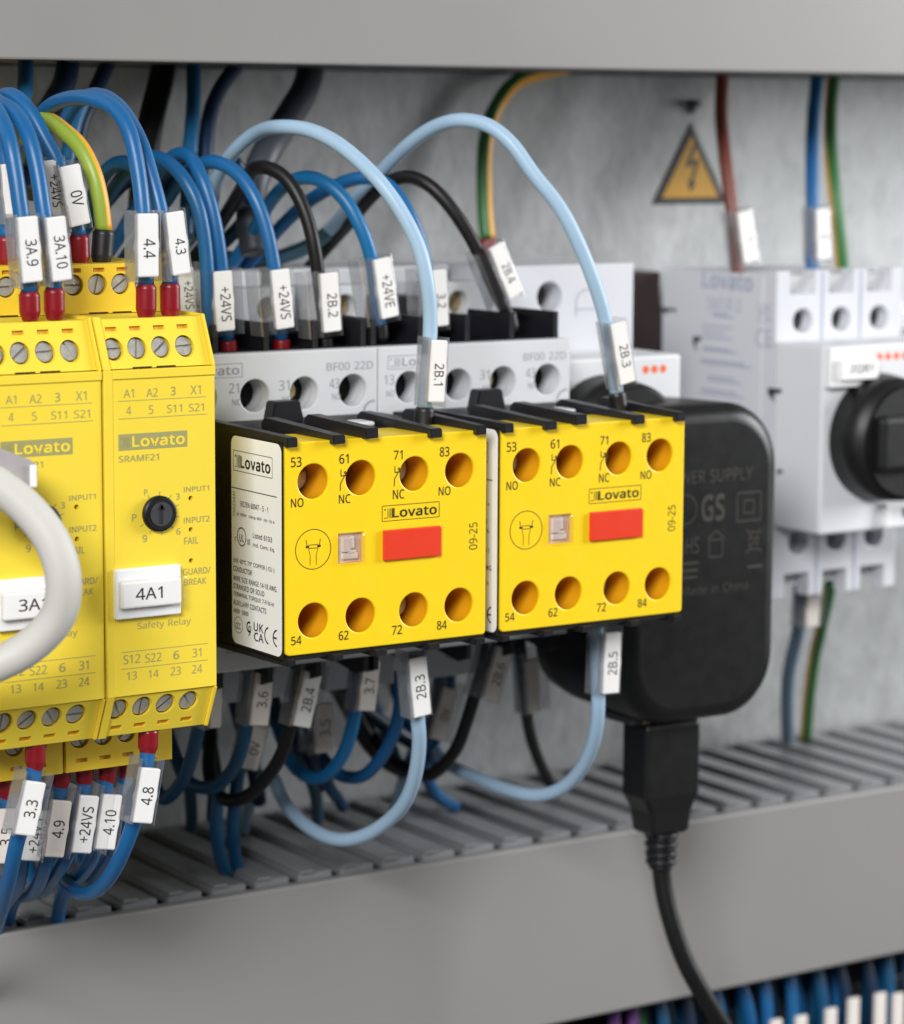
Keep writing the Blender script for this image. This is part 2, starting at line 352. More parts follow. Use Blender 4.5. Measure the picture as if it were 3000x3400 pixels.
RELAY= [('A1', -36.16, -34.29, 16.28, 17.68), ('A2', -31.96, -29.84, 16.21, 17.65), ('3', -27.39, -26.51, 16.24, 17.74), ('X1', -23.69, -21.76, 16.25, 17.77), ('4', -35.7, -34.81, 13.42, 14.86), ('5', -31.54, -30.72, 13.35, 14.81), ('S11', -28.15, -25.33, 13.38, 14.73), ('S21', -24.02, -21.18, 13.35, 14.7), ('@l1', -37.25, -20.76, 16.03, 15.46), ('@l2', -37.11, -20.6, 13.04, 12.54), ('@logo', -37.21, -24.4, 7.5, 10.23), ('Lovato', -34.82, -24.9, 7.73, 9.6), ('SRAMF21', -37.2, -29.76, 5.53, 6.65), ('@knob', -32.98, -27.01, -6.11, -0.8), ('P', -32.57, -31.94, -0.26, 0.74), ('3', -26.56, -25.92, -1.42, -0.3), ('INPUT1', -25.1, -20.31, -0.25, 0.66), ('@led', -24.25, -23.39, -1.72, -0.97), ('P', -34.9, -34.03, -4.45, -3.28), ('INPUT2', -25.15, -20.23, -5.56, -4.52), ('@led', -24.33, -23.31, -7.13, -6.25), ('FAIL', -25.11, -22.4, -9.16, -7.95), ('6', -26.61, -25.82, -7.39, -6.26), ('9', -32.97, -32.12, -8.18, -6.92), ('@led', -24.31, -23.29, -12.45, -11.56), ('GUARD/', -25.41, -20.13, -14.43, -13.28), ('BREAK', -25.17, -20.95, -16.17, -15.08), ('@mark', -37.82, -25.82, -21.07, -12.24), ('@card', -36.89, -25.6, -19.16, -14.82), ('4A1', -34.19, -29.08, -17.53, -15.53), ('Safety Relay', -34.07, -23.96, -23.19, -21.67), ('@l3', -37.07, -20.72, -26.56, -26.51), ('S12', -36.72, -33.6, -28.59, -27.02), ('S22', -32.66, -29.61, -28.72, -27.19), ('6', -27.35, -26.24, -28.69, -27.2), ('31', -23.71, -22.01, -28.69, -27.18), ('@l4', -37.11, -20.74, -29.54, -29.24), ('13', -36.13, -34.26, -31.35, -29.94), ('14', -32.06, -30.17, -31.38, -30.07), ('23', -27.89, -25.98, -31.44, -29.95), ('24', -23.8, -21.88, -31.49, -30.0)]
STICK= [('Ui 690V  Uimp 6kV  Ith 10 A', 16.63, 2.98, -7.59, -6.98), ('c', 17.33, 16.81, -12.11, -11.47), ('us', 12.76, 11.73, -12.22, -11.33), ('UL', 15.64, 13.96, -12.04, -10.71), ('Listed 61D3', 10.7, 3.9, -10.79, -9.94), ('Ind. Cont. Eq.', 10.72, 2.97, -12.52, -11.75), ('USE 60°C 75° COPPER ( CU )', 17.9, 3.12, -16.11, -15.32), ('CONDUCTOR', 17.92, 11.12, -17.61, -16.75), ('WIRE SIZE RANGE 14-18 AWG.', 17.94, 2.15, -19.31, -18.47), ('STRANDED OR SOLID', 17.95, 6.71, -20.73, -19.89), ('TERMINAL TORQUE 7-9 lb-in', 17.97, 3.29, -22.19, -21.35), ('AUXILIARY CONTACTS', 17.99, 6.06, -23.69, -22.85), ('A600  Q600', 18.01, 12.48, -25.23, -24.39), ('CCC', 17.18, 15.35, -27.91, -26.89), ('UK', 10.61, 7.1, -27.34, -25.76), ('CA', 10.49, 7.06, -29.1, -27.51), ('@c', 6.73, 4.97, -28.98, -25.96), ('@e', 3.72, 1.97, -29.04, -25.9), ('@ccc', 17.79, 14.4, -28.59, -25.7), ('@ul', 16.48, 13.12, -12.8, -9.44), ('@es', 13.23, 11.43, -28.45, -26.03), ('@box', 17.7, 3.75, 0.51, 4.09), ('Lovato', 15.12, 4.4, 1.14, 3.3), ('@line', 18.32, 2.15, -2.7, -2.54), ('IEC/EN 60947 - 5 - 1', 15.15, 5.27, -5.71, -4.83), ('@serial', 18.29, 17.06, -7.76, -3.35)]
CONT= [('@lv', -3.07, 6.62, 15.19, 17.62), ('21', 3.71, 5.86, 12.03, 13.96), ('31', 14.32, 16.61, 12.02, 13.96), ('43', 25.16, 27.36, 11.88, 13.73), ('BF00 22D', 24.49, 34.91, 15.33, 16.81), ('NC', 4.39, 6.21, 9.81, 11.1), ('NC', 14.93, 16.89, 9.73, 10.95), ('NO', 25.69, 27.51, 9.57, 10.82), ('@h', 6.02, 12.31, 8.55, 14.22), ('@h', 16.66, 22.82, 8.44, 14.17), ('@h', 27.27, 33.57, 8.41, 14.15), ('@mk', 32.53, 34.92, 7.06, 9.18)]
CONT22= (2.73, 5.21, -36.63, -35.24)
MSIDE= [('Lovato', 90.4, 72.3, 24.5, 28.5), ('SM1R 0', 88.5, 76.2, 19.5, 22.7), ('@p', 86.5, 78.6, 18.1, 19.2), ('@p', 90.2, 79.1, 12.8, 16.6), ('@p', 89.9, 77.7, 10.3, 11.1), ('@p', 90.6, 72.2, 7.2, 8.4), ('@p', 88.0, 75.7, 3.3, 4.9), ('@p', 90.4, 75.0, 0.2, 1.7), ('UK', 70.2, 65.5, 20.1, 22.2), ('CA', 70.2, 65.5, 17.9, 19.9), ('CE', 70.9, 65.3, 12.4, 16.5)]
CABLE= [(-66.2, -14.0, 5.8), (-65.3, -14.6, 5.0), (-62.9, -16.4, 2.9), (-60.7, -18.8, -0.2), (-59.1, -20.8, -3.6), (-58.1, -22.0, -8.1), (-57.9, -21.6, -11.6), (-58.2, -20.4, -15.1), (-60.1, -18.3, -18.6), (-63.2, -16.2, -21.5), (-65.9, -15.0, -22.8), (-68.1, -14.0, -23.9)]
CLIP= [(-63.1, -10.0, 10.7), (-56.7, -10.0, 7.7), (-58.0, -10.0, 3.6), (-63.1, -10.0, 6.7), (-56.4, -10.0, 7.7), (-58.1, -10.0, 3.5), (-63.1, -10.0, 8.7)]
USB= [(102.8, 33.0, -87.7), (103.4, 33.0, -92.6), (104.6, 31.0, -101.3), (107.1, 29.0, -110.9), (111.8, 28.0, -119.0), (119.4, 28.0, -129.5)]
WIRES=[
 ('blue wire with white marker 3A.9 and red ferrule into left yellow relay','wire_blue',1.35,[(-49.1,25.0,65.1),(-50.9,15.0,62.4),(-51.6,10.0,58.4),(-51.4,8.0,52.3),(-51.2,7.0,46.9),(-50.6,6.0,40.1),(-50.3,6.0,33.8)],('ferrule_red',1.75,(-50.3,6.0,34.0),(-50.2,6.0,29.2)),((-50.8,5.0,46.0),(-50.0,5.0,35.4),'3A.9','d',3.7),'blue control wires rising from the yellow relays','control_wire'),
 ('blue wire with white marker 3A.10 and red ferrule into left yellow relay','wire_blue',1.35,[(-44.7,35.0,66.3),(-46.4,25.0,64.7),(-47.1,18.0,63.3),(-47.5,12.0,59.6),(-47.2,9.0,53.6),(-46.9,7.0,46.8),(-46.0,6.0,40.0),(-45.8,6.0,34.3)],('ferrule_red',1.75,(-45.8,6.0,34.4),(-45.8,6.0,29.2)),((-45.8,5.0,45.9),(-44.7,5.0,35.5),'3A.10','d',3.6),'blue control wires rising from the yellow relays','control_wire'),
 ('blue wire with white marker 0V behind the 3A.10 marker','wire_blue',1.35,[(-39.3,45.0,64.9),(-39.9,38.0,65.9),(-40.4,32.0,65.7),(-39.5,28.0,63.2),(-38.2,25.0,58.4),(-36.7,23.0,54.2),(-34.3,23.0,47.6),(-33.0,23.0,42.2)],('ferrule_red',1.75,(-33.0,23.0,42.3),(-32.9,23.0,37.0)),((-35.0,22.0,53.9),(-33.1,22.0,43.8),'0V','d',3.9),'blue control wires rising from the yellow relays','control_wire'),
 ('blue wire whose white marker is half hidden behind the 3A.10 wire','wire_blue',1.35,[(-32.0,50.0,63.2),(-36.2,34.0,58.6),(-37.2,28.0,54.1),(-36.9,26.0,49.0),(-37.0,24.0,41.9),(-37.3,23.0,36.3)],None,((-37.0,25.0,54.6),(-35.9,25.0,45.2),'+24VS','d',3.4),'blue control wires rising from the yellow relays','control_wire'),
 ('blue wire with blank marker at the left edge behind the 3A.9 wire','wire_blue',1.35,[(-46.7,30.0,60.9),(-46.7,26.0,56.4),(-46.8,24.0,50.6),(-46.9,23.0,45.0),(-46.7,23.0,42.2)],('ferrule_red',1.75,(-46.7,23.0,42.3),(-46.6,23.0,37.1)),((-45.6,22.5,54.2),(-44.8,22.5,45.2),'','d',3.6),'blue control wires rising from the yellow relays','control_wire'),
 ('blue wire with white marker 4.4 arching high over the relays','wire_blue',1.35,[(-25.0,62.0,54.7),(-30.4,45.0,61.8),(-31.5,35.0,64.8),(-31.5,27.0,65.8),(-31.4,20.0,65.5),(-30.1,15.0,64.0),(-29.4,11.0,60.4),(-29.1,8.0,53.5),(-29.3,6.0,46.6),(-29.1,6.0,39.7),(-28.9,6.0,34.6)],('ferrule_red',1.75,(-28.9,6.0,34.6),(-29.0,6.0,28.7)),((-29.0,5.0,46.2),(-29.0,5.0,35.7),'4.4','d',4.0),'blue control wires rising from the yellow relays','control_wire'),
 ('blue wire with white marker 4.3 tucked behind the 4.4 wire','wire_blue',1.35,[(-18.1,60.0,60.9),(-19.5,50.0,65.4),(-21.6,38.0,66.3),(-23.0,28.0,64.6),(-24.7,19.0,61.1),(-25.9,13.0,57.4),(-25.7,10.0,52.1),(-25.0,8.0,46.5),(-24.2,7.0,39.5),(-23.9,7.0,34.4)],('ferrule_red',1.75,(-23.9,7.0,34.6),(-23.9,7.0,28.5)),((-22.8,7.0,46.2),(-21.5,7.0,35.7),'4.3','d',3.4),'blue control wires rising from the yellow relays','control_wire'),
 ('green and yellow striped wire with black end sleeve behind the 0V marker','wire_earth_light',1.5,[(-30.4,50.0,58.5),(-31.5,42.0,61.8),(-31.6,37.0,61.7),(-31.7,31.0,59.9),(-30.7,27.0,57.4),(-29.6,24.0,52.8),(-28.8,23.0,47.6),(-28.3,23.0,43.0)],('ferrule_black',1.9,(-28.3,23.0,43.1),(-28.9,23.0,36.9)),None,'blue control wires rising from the yellow relays','control_wire'),
 ('short blue wire below the upper trunking nearest the left edge','wire_blue_dark',1.5,[(-17.2,78.0,72.7),(-20.2,72.0,67.9),(-23.7,66.0,65.1),(-28.8,60.0,61.7),(-35.1,55.0,56.0)],None,None,'wires running behind the devices','control_wire'),
 ('thick dark blue cable below the upper trunking at the left','wire_navy',2.3,[(-3.5,88.0,73.4),(-7.4,82.0,68.8),(-12.9,76.0,64.3),(-18.2,70.0,60.2),(-21.9,65.0,54.1),(-23.8,62.0,48.0)],None,None,'wires running behind the devices','control_wire'),
 ('dark blue wire slanting down behind the 4.4 wire','wire_navy',1.6,[(7.1,92.0,73.3),(1.9,86.0,68.8),(-3.2,80.0,64.7),(-6.5,77.0,60.5),(-8.7,74.0,55.5),(-11.1,70.0,49.2)],None,None,'wires running behind the devices','control_wire'),
 ('blue wire dropping behind the top of the 4.4 arch','wire_blue_dark',1.5,[(-8.2,72.0,65.6),(-10.2,70.0,63.3),(-12.1,68.0,60.8),(-13.8,66.0,57.1),(-16.0,64.0,52.2),(-17.7,62.0,47.9)],None,None,'wires running behind the devices','control_wire'),
 ('thick black cable dropping from the upper trunking left of the blue pair','wire_black',2.7,[(22.6,98.0,73.9),(19.6,94.0,69.2),(16.3,91.0,63.5),(14.1,89.0,58.5),(11.5,86.0,50.3),(9.7,84.0,42.2)],None,None,'wires running behind the devices','control_wire'),
 ('vertical blue wire from the upper trunking,straighter one of the pair','wire_blue_dark',1.5,[(26.1,92.0,73.9),(22.7,86.0,65.2),(18.9,80.0,56.3),(16.1,76.0,47.3),(14.4,74.0,39.2)],None,None,'wires running behind the devices','control_wire'),
 ('curved navy wire from the upper trunking beside the straight blue one','wire_navy',1.6,[(39.2,97.0,73.5),(31.3,91.0,67.9),(27.0,87.0,62.9),(23.8,83.0,55.3),(21.6,80.0,47.1),(20.1,78.0,38.9)],None,None,'wires running behind the devices','control_wire'),
 ('thick grey black cable falling from the upper trunking behind the 2B.1 arch','wire_charcoal',3.0,[(60.8,104.0,73.9),(55.0,97.0,68.2),(48.7,92.0,63.7),(42.7,87.0,59.6),(37.1,82.0,55.6),(33.3,80.0,49.6),(30.2,76.0,42.1),(30.2,74.0,35.6)],None,None,'wires running behind the devices','control_wire'),
 ('blue wire loop hidden behind the 4.3 wire','wire_blue_dark',1.45,[(-6.8,74.0,42.8),(-6.6,70.0,48.9),(-6.7,64.0,52.9),(-5.9,60.0,54.1),(-4.3,57.0,52.7),(-2.9,55.0,48.0),(-2.1,54.0,40.2)],None,None,'wires running behind the devices','control_wire'),
 ('navy wire crossing low behind the +24VS wires','wire_navy',1.45,[(1.3,82.0,35.9),(3.7,78.0,41.5),(6.8,74.0,46.4),(9.2,70.0,52.0),(10.0,66.0,55.2)],None,None,'wires running behind the devices','control_wire'),
 ('navy wire crossing behind the contactor wires at the left','wire_navy',1.45,[(-1.0,80.0,44.7),(0.7,76.0,48.7),(4.1,72.0,52.6),(6.0,68.0,54.2)],None,None,'wires running behind the devices','control_wire'),
 ('dark teal wire sweeping low behind the 2B.2 marker','wire_teal',1.5,[(28.9,84.0,34.5),(34.7,84.0,33.7),(40.5,82.0,34.4),(45.7,80.0,36.4),(49.2,78.0,39.4)],None,None,'wires running behind the devices','control_wire'),
 ('navy wire rising behind the black 2B.2 wire','wire_navy',1.45,[(24.5,88.0,32.4),(27.7,84.0,36.9),(30.2,80.0,41.0),(30.3,76.0,45.1),(28.4,74.0,49.8),(24.3,72.0,53.8)],None,None,'wires running behind the devices','control_wire'),
 ('blue wire with +24V marker half hidden by the 4.3 marker','wire_blue',1.35,[(-2.2,76.0,45.8),(-2.5,66.0,51.9),(-1.8,58.0,55.1),(-1.4,52.0,54.7),(-0.9,46.0,51.8),(0.6,43.0,46.5),(1.6,42.0,39.1),(2.1,42.0,31.4),(3.0,44.0,21.9),(3.5,45.0,17.2)],None,((-2.1,43.0,35.1),(-1.4,43.0,25.9),'+24VS','d',3.2),'wires rising from the contactors','control_wire'),
 ('blue wire with +24VS marker nearest the yellow relay','wire_blue',1.35,[(2.2,80.0,38.2),(4.0,72.0,47.5),(4.3,62.0,54.0),(3.7,56.0,55.7),(3.3,50.0,55.1),(3.1,46.0,51.6),(3.9,44.0,46.6),(4.7,43.0,40.5),(5.5,43.0,34.6),(6.9,44.0,26.5),(7.9,45.0,21.2)],('ferrule_red',1.75,(7.9,45.0,21.2),(8.2,45.0,17.9)),((5.2,42.0,34.1),(5.8,42.0,23.1),'+24VS','d',3.9),'wires rising from the contactors','control_wire'),
 ('blue wire with +24VS marker beside the black 2B.2 wire','wire_blue',1.35,[(10.2,75.0,45.4),(9.9,66.0,50.9),(10.2,58.0,54.0),(11.1,54.0,54.2),(12.8,50.0,52.4),(14.2,46.0,48.0),(15.5,44.0,42.4),(16.7,43.0,34.3),(18.4,44.0,26.1),(19.4,45.0,20.9)],('ferrule_red',1.75,(19.4,45.0,20.9),(19.6,45.0,17.5)),((17.4,42.0,34.1),(18.5,42.0,23.1),'+24VS','d',3.9),'wires rising from the contactors','control_wire'),
 ('black wire with white marker 2B.2 on the left contactor','wire_black',1.35,[(24.4,80.0,40.4),(24.2,72.0,46.3),(22.8,64.0,50.7),(19.9,56.0,52.9),(20.2,52.0,53.2),(21.8,49.0,52.0),(23.3,46.0,48.5),(24.7,44.0,43.2),(25.5,43.0,37.9),(26.4,43.0,32.2),(27.9,44.0,25.8),(29.1,45.0,20.6)],('ferrule_black',1.6,(29.0,45.0,20.9),(29.3,45.0,17.7)),((28.3,42.5,33.1),(29.1,42.5,22.0),'2B.2','d',3.9),'wires rising from the contactors','control_wire'),
 ('blue wire with white marker +24VE','wire_blue_bright',1.35,[(27.8,80.0,33.4),(29.1,76.0,37.8),(29.2,70.0,43.0),(28.4,62.0,48.1),(29.3,57.0,50.7),(30.3,53.0,51.3),(32.0,49.0,50.2),(34.0,46.0,47.3),(35.7,44.0,43.1),(37.6,43.0,37.4),(39.5,44.0,30.2),(41.3,45.0,22.7)],('ferrule_black',1.6,(41.3,45.0,23.0),(41.7,45.0,19.5)),((40.1,42.5,35.6),(42.0,42.5,24.3),'+24VE','d',3.9),'wires rising from the contactors','control_wire'),
 ('blue wire with marker 3.2 partly hidden behind the 2B.1 wire','wire_blue',1.35,[(32.0,82.0,32.5),(34.4,78.0,37.0),(36.0,72.0,41.9),(38.3,66.0,46.4),(40.8,60.0,49.4),(43.0,56.0,50.8),(45.4,53.0,50.7),(46.9,49.0,48.7),(48.5,46.0,44.4),(50.4,45.0,39.6),(51.1,44.0,34.8),(51.9,44.0,28.3),(53.2,45.0,21.6)],('ferrule_black',1.6,(53.1,45.0,22.0),(53.3,45.0,18.4)),((53.9,44.0,32.9),(54.5,44.0,22.0),'3.2','d',3.6),'wires rising from the contactors','control_wire'),
 ('light blue wire with marker 2B.1 arching into the left yellow block','wire_sky',1.38,[(23.6,82.0,43.0),(21.2,74.0,49.9),(19.5,64.0,55.6),(19.4,54.0,59.7),(18.2,42.0,60.8),(20.0,36.0,60.4),(22.2,30.0,58.3),(24.2,25.0,55.0),(26.1,20.0,50.6),(28.6,17.0,45.2),(30.9,15.0,39.2),(32.1,14.0,33.5),(33.0,14.0,27.4),(32.9,14.0,21.9),(32.1,14.0,14.9),(31.8,14.0,9.9)],('ferrule_black',1.85,(31.8,14.0,10.1),(31.6,14.0,5.5)),((33.8,12.5,22.3),(33.1,12.5,11.0),'2B.1','d',3.7),'light blue wires into the yellow contact blocks','control_wire'),
 ('light blue wire with marker 2B.3 arching into the right yellow block','wire_sky',1.38,[(43.6,88.0,33.9),(47.6,82.0,36.9),(49.6,76.0,40.8),(49.9,68.0,46.4),(50.0,58.0,52.5),(49.5,48.0,57.5),(50.2,40.0,60.8),(51.4,32.0,62.2),(54.2,27.0,61.2),(56.8,23.0,57.8),(59.7,20.0,52.2),(63.7,17.0,46.1),(67.2,15.0,38.6),(70.4,14.0,30.7),(72.7,14.0,24.4),(74.1,14.0,18.7),(75.4,14.0,10.5)],('ferrule_black',1.7,(75.4,14.0,10.8),(76.4,14.0,5.9)),((74.2,12.5,24.1),(76.7,12.5,12.5),'2B.3','d',3.7),'light blue wires into the yellow contact blocks','control_wire'),
 ('black wire with tilted white marker 2B.4 above the right contactor','wire_black',1.35,[(51.4,85.0,34.3),(52.0,80.0,37.9),(51.2,72.0,42.0),(50.6,64.0,46.8),(51.2,58.0,50.2),(53.3,54.0,51.3),(55.5,50.0,49.7),(58.6,47.0,45.5),(62.1,45.0,39.6),(64.6,44.0,34.5),(67.8,44.0,28.4),(71.8,45.0,23.0)],('ferrule_black',1.7,(71.1,45.0,24.3),(72.4,45.0,20.3)),((66.8,43.0,37.6),(71.6,43.0,27.6),'2B.4','d',3.5),'wires rising from the contactors','control_wire'),
 ('green and yellow earth wire rising up the steel panel','wire_earth_panel',1.75,[(131.7,110.0,74.5),(123.9,110.0,72.9),(117.5,110.0,71.0),(112.8,110.0,66.3),(109.2,109.0,60.3),(107.5,108.0,53.0),(106.2,106.0,43.8),(105.8,104.0,36.1)],('ferrule_red',1.9,(105.8,104.0,36.2),(106.5,104.0,32.3)),None,None,'control_wire'),
 ('brown wire dropping into the grey motor switch at the right','wire_brown',1.5,[(166.9,98.0,75.4),(163.5,94.0,63.6),(161.7,90.0,54.1),(160.5,86.0,43.6),(160.3,84.0,34.7),(161.0,84.0,27.8)],None,((160.8,82.0,42.0),(163.1,82.0,30.7),'1','d',4.2),'mains wires above the right motor switch','control_wire'),
 ('blue wire dropping into the grey motor switch at the right','wire_blue',1.6,[(195.7,98.0,75.8),(191.0,94.0,63.7),(187.5,90.0,52.9),(184.6,86.0,42.2),(183.2,84.0,27.2)],None,((184.1,82.0,42.4),(184.9,82.0,30.8),'2','d',4.2),'mains wires above the right motor switch','control_wire'),
 ('green and yellow wire dropping into the grey motor switch','wire_earth',1.6,[(201.5,99.0,75.9),(198.1,96.0,63.8),(195.1,92.0,54.0),(193.1,88.0,44.8),(193.2,86.0,34.0),(194.2,86.0,26.8)],None,None,'mains wires above the right motor switch','control_wire'),
 ('blue wire with marker 3.3 hanging from left yellow relay','wire_blue',1.35,[(-50.5,6.0,-41.5),(-50.7,6.0,-46.2),(-50.8,7.0,-50.6),(-51.6,8.0,-54.4),(-52.6,9.0,-58.0),(-51.9,14.0,-65.6),(-49.2,24.0,-74.3),(-45.2,38.0,-83.8)],('ferrule_red',1.75,(-50.4,6.0,-40.7),(-50.6,6.0,-46.1)),((-50.9,5.0,-47.8),(-53.1,5.0,-56.6),'3.3','u',3.9),'wires hanging below the devices','control_wire'),
 ('blue wire with marker 4.8 hanging from right yellow relay','wire_blue',1.35,[(-29.4,6.0,-42.3),(-29.6,6.0,-46.3),(-30.5,6.0,-52.1),(-31.3,8.0,-58.0),(-31.8,11.0,-63.6),(-31.8,16.0,-69.2),(-31.5,23.0,-73.7),(-30.7,31.0,-76.0),(-28.2,41.0,-77.1),(-25.4,52.0,-77.2)],('ferrule_red',1.75,(-29.3,6.0,-41.4),(-29.5,6.0,-45.9)),((-29.4,5.0,-48.1),(-31.2,5.0,-57.4),'4.8','u',3.9),'wires hanging below the devices','control_wire'),
 ('blue wire with beige marker 4.9 below the relays','wire_blue',1.35,[(-38.4,22.0,-52.2),(-38.7,22.0,-55.2),(-39.3,23.0,-61.9),(-39.4,26.0,-67.7),(-37.6,33.0,-73.2),(-35.0,43.0,-78.6),(-32.2,56.0,-82.9)],('ferrule_red',1.75,(-38.3,22.0,-49.6),(-38.5,22.0,-54.0)),((-38.6,21.0,-55.9),(-40.4,21.0,-65.7),'4.9','u',3.9),'wires hanging below the devices','control_wire'),
 ('blue wire with marker +24VS below the relays,between 4.9 and 4.10','wire_blue',1.35,[(-33.8,22.0,-50.4),(-34.0,22.0,-54.9),(-34.8,23.0,-62.5),(-35.6,26.0,-67.9),(-34.0,35.0,-73.8),(-30.9,49.0,-79.8)],('ferrule_red',1.75,(-33.8,22.0,-48.6),(-33.9,22.0,-54.0)),((-33.3,21.0,-55.7),(-35.1,21.0,-65.7),'+24VS','u',3.9),'wires hanging below the devices','control_wire'),
 ('blue wire with marker 4.10 below the right yellow relay','wire_blue',1.35,[(-29.4,22.0,-50.6),(-29.8,22.0,-55.4),(-30.4,23.0,-61.6),(-29.8,27.0,-67.8),(-27.1,37.0,-74.1),(-23.5,51.0,-80.1)],('ferrule_red',1.75,(-29.4,22.0,-48.5),(-29.5,22.0,-54.3)),((-28.8,21.0,-56.1),(-30.5,21.0,-65.7),'4.10','u',3.9),'wires hanging below the devices','control_wire'),
 ('blue wire with marker 3.5 at the lower left edge','wire_blue',1.35,[(-49.3,22.0,-50.9),(-49.8,22.0,-55.8),(-50.0,24.0,-62.8),(-48.6,32.0,-70.2)],('ferrule_red',1.75,(-49.3,22.0,-48.8),(-49.5,22.0,-54.7)),((-48.7,21.0,-56.1),(-50.0,21.0,-65.5),'3.5','u',4.0),'wires hanging below the devices','control_wire'),
 ('blue wire with marker +24VS behind the 3.3 marker','wire_blue',1.35,[(-45.8,24.0,-50.8),(-44.5,25.0,-57.2),(-43.9,26.0,-63.5),(-42.6,30.0,-69.1),(-40.0,38.0,-75.3),(-36.3,52.0,-82.9)],('ferrule_red',1.75,(-46.0,24.0,-49.3),(-46.0,24.0,-54.1)),((-42.8,22.0,-57.4),(-44.5,22.0,-66.1),'+24VS','u',3.7),'wires hanging below the devices','control_wire'),
 ('short blue wire with red ferrule behind the 4.8 marker','wire_blue',1.35,[(-24.7,24.0,-51.3),(-24.9,24.0,-54.8),(-24.8,25.0,-59.1),(-24.2,29.0,-66.2),(-22.2,38.0,-73.2),(-18.5,52.0,-79.8)],('ferrule_red',1.75,(-24.6,24.0,-49.2),(-24.9,24.0,-54.3)),None,'wires hanging below the devices','control_wire'),
 ('blue wire curving left right behind the corner of the yellow relay','wire_blue_dark',1.35,[(3.3,46.0,-44.7),(2.9,47.0,-49.4),(3.0,49.0,-54.0),(3.6,53.0,-60.0),(4.6,59.0,-66.0),(5.0,67.0,-71.0)],None,((5.6,46.0,-42.5),(5.2,46.0,-52.5),'','u',2.6),'wires hanging below the devices','control_wire'),
 ('blue wire with beige marker 3.6 below the left contactor','wire_blue_dark',1.35,[(12.5,45.0,-42.3),(12.3,46.0,-48.3),(12.6,47.0,-53.1),(12.8,50.0,-59.6),(12.7,55.0,-64.9),(11.9,61.0,-68.2),(10.8,68.0,-68.4)],None,((15.8,45.5,-43.0),(14.4,45.5,-53.0),'3.6','u',4.0),'wires hanging below the devices','control_wire'),
 ('black wire with marker 2B.4 below the left yellow block','wire_black',1.35,[(23.2,45.0,-43.4),(22.4,45.0,-49.2),(21.9,46.0,-54.0),(20.9,48.0,-60.2),(19.3,52.0,-65.7),(17.9,57.0,-69.9),(16.9,62.0,-71.6),(16.8,68.0,-71.0),(18.0,73.0,-66.7),(20.4,76.0,-60.7)],None,((25.9,44.5,-43.7),(23.2,44.5,-54.1),'2B.4','u',4.0),'wires hanging below the devices','control_wire'),
 ('blue wire with beige marker 0V behind the black 2B.4 wire','wire_blue_dark',1.35,[(21.9,62.0,-54.2),(21.5,63.0,-59.1),(20.3,64.0,-65.9),(20.4,66.0,-72.5),(20.9,68.0,-78.8),(23.6,72.0,-85.9),(26.9,76.0,-93.6)],None,((23.0,61.0,-57.2),(20.7,61.0,-65.5),'0V','u',4.0),'wires hanging below the devices','control_wire'),
 ('blue wire dropping straight into the lower trunking slots','wire_blue_dark',1.4,[(16.8,66.0,-69.3),(16.2,66.0,-74.3),(17.3,68.0,-80.0),(19.8,71.0,-86.2),(24.4,76.0,-93.2)],None,None,'wires hanging below the devices','control_wire'),
 ('navy wire with beige marker 3.5 behind the 2B.4 marker','wire_navy',1.35,[(36.1,64.0,-51.3),(37.7,66.0,-58.0),(40.0,69.0,-65.1),(43.5,74.0,-70.7),(49.4,82.0,-77.0)],None,((39.3,63.0,-54.6),(39.2,63.0,-64.7),'3.5','u',4.3),'wires hanging below the devices','control_wire'),
 ('blue wire with beige marker 3.7 curving under the left contactor','wire_blue_bright',1.35,[(36.6,45.0,-44.1),(36.8,46.0,-49.3),(36.9,47.0,-53.5),(37.1,50.0,-60.1),(37.0,55.0,-65.8),(36.7,61.0,-69.3),(36.2,67.0,-69.3),(36.8,73.0,-67.6),(38.0,79.0,-63.2)],None,((39.4,45.0,-42.9),(38.1,45.0,-52.7),'3.7','u',4.0),'wires hanging below the devices','control_wire'),
 ('blue wire hanging just behind the 2B.3 marker','wire_blue',1.35,[(46.9,46.0,-46.3),(48.0,48.0,-53.9),(48.7,52.0,-60.8),(48.6,57.0,-66.7),(48.1,63.0,-71.1),(46.9,69.0,-71.9),(48.1,77.0,-70.8)],None,None,'wires hanging below the devices','control_wire'),
 ('light blue wire with marker 2B.3 looping below the left yellow block','wire_sky',1.38,[(28.3,13.0,-35.7),(29.0,13.0,-42.7),(29.8,13.0,-47.5),(31.6,15.0,-52.9),(33.4,19.0,-59.6),(35.0,25.0,-66.2),(36.1,33.0,-72.1),(36.1,42.0,-77.0),(35.2,50.0,-79.4),(34.5,58.0,-79.7),(34.1,66.0,-78.0),(35.5,74.0,-75.7),(36.8,80.0,-72.8)],None,((28.9,12.0,-35.8),(30.1,12.0,-46.9),'2B.3','u',3.9),'light blue wires into the yellow contact blocks','control_wire'),
 ('blue wire with pale 0V marker behind the 2B.3 marker','wire_blue_dark',1.35,[(73.2,72.0,-52.3),(73.0,72.0,-57.0),(71.6,73.0,-64.9),(71.0,76.0,-70.8),(69.3,80.0,-75.1)],('ferrule_red',1.7,(73.2,72.0,-49.8),(73.1,72.0,-53.9)),((75.0,71.0,-56.8),(71.6,71.0,-67.3),'0V','u',3.9),'wires hanging below the devices','control_wire'),
 ('blue wire with red ferrule at the right of the pale 0V marker','wire_blue_dark',1.35,[(76.2,73.0,-52.4),(76.4,74.0,-58.4),(75.2,76.0,-65.9),(75.3,80.0,-74.0)],('ferrule_red',1.7,(76.1,73.0,-49.9),(76.1,73.0,-53.9)),None,'wires hanging below the devices','control_wire'),
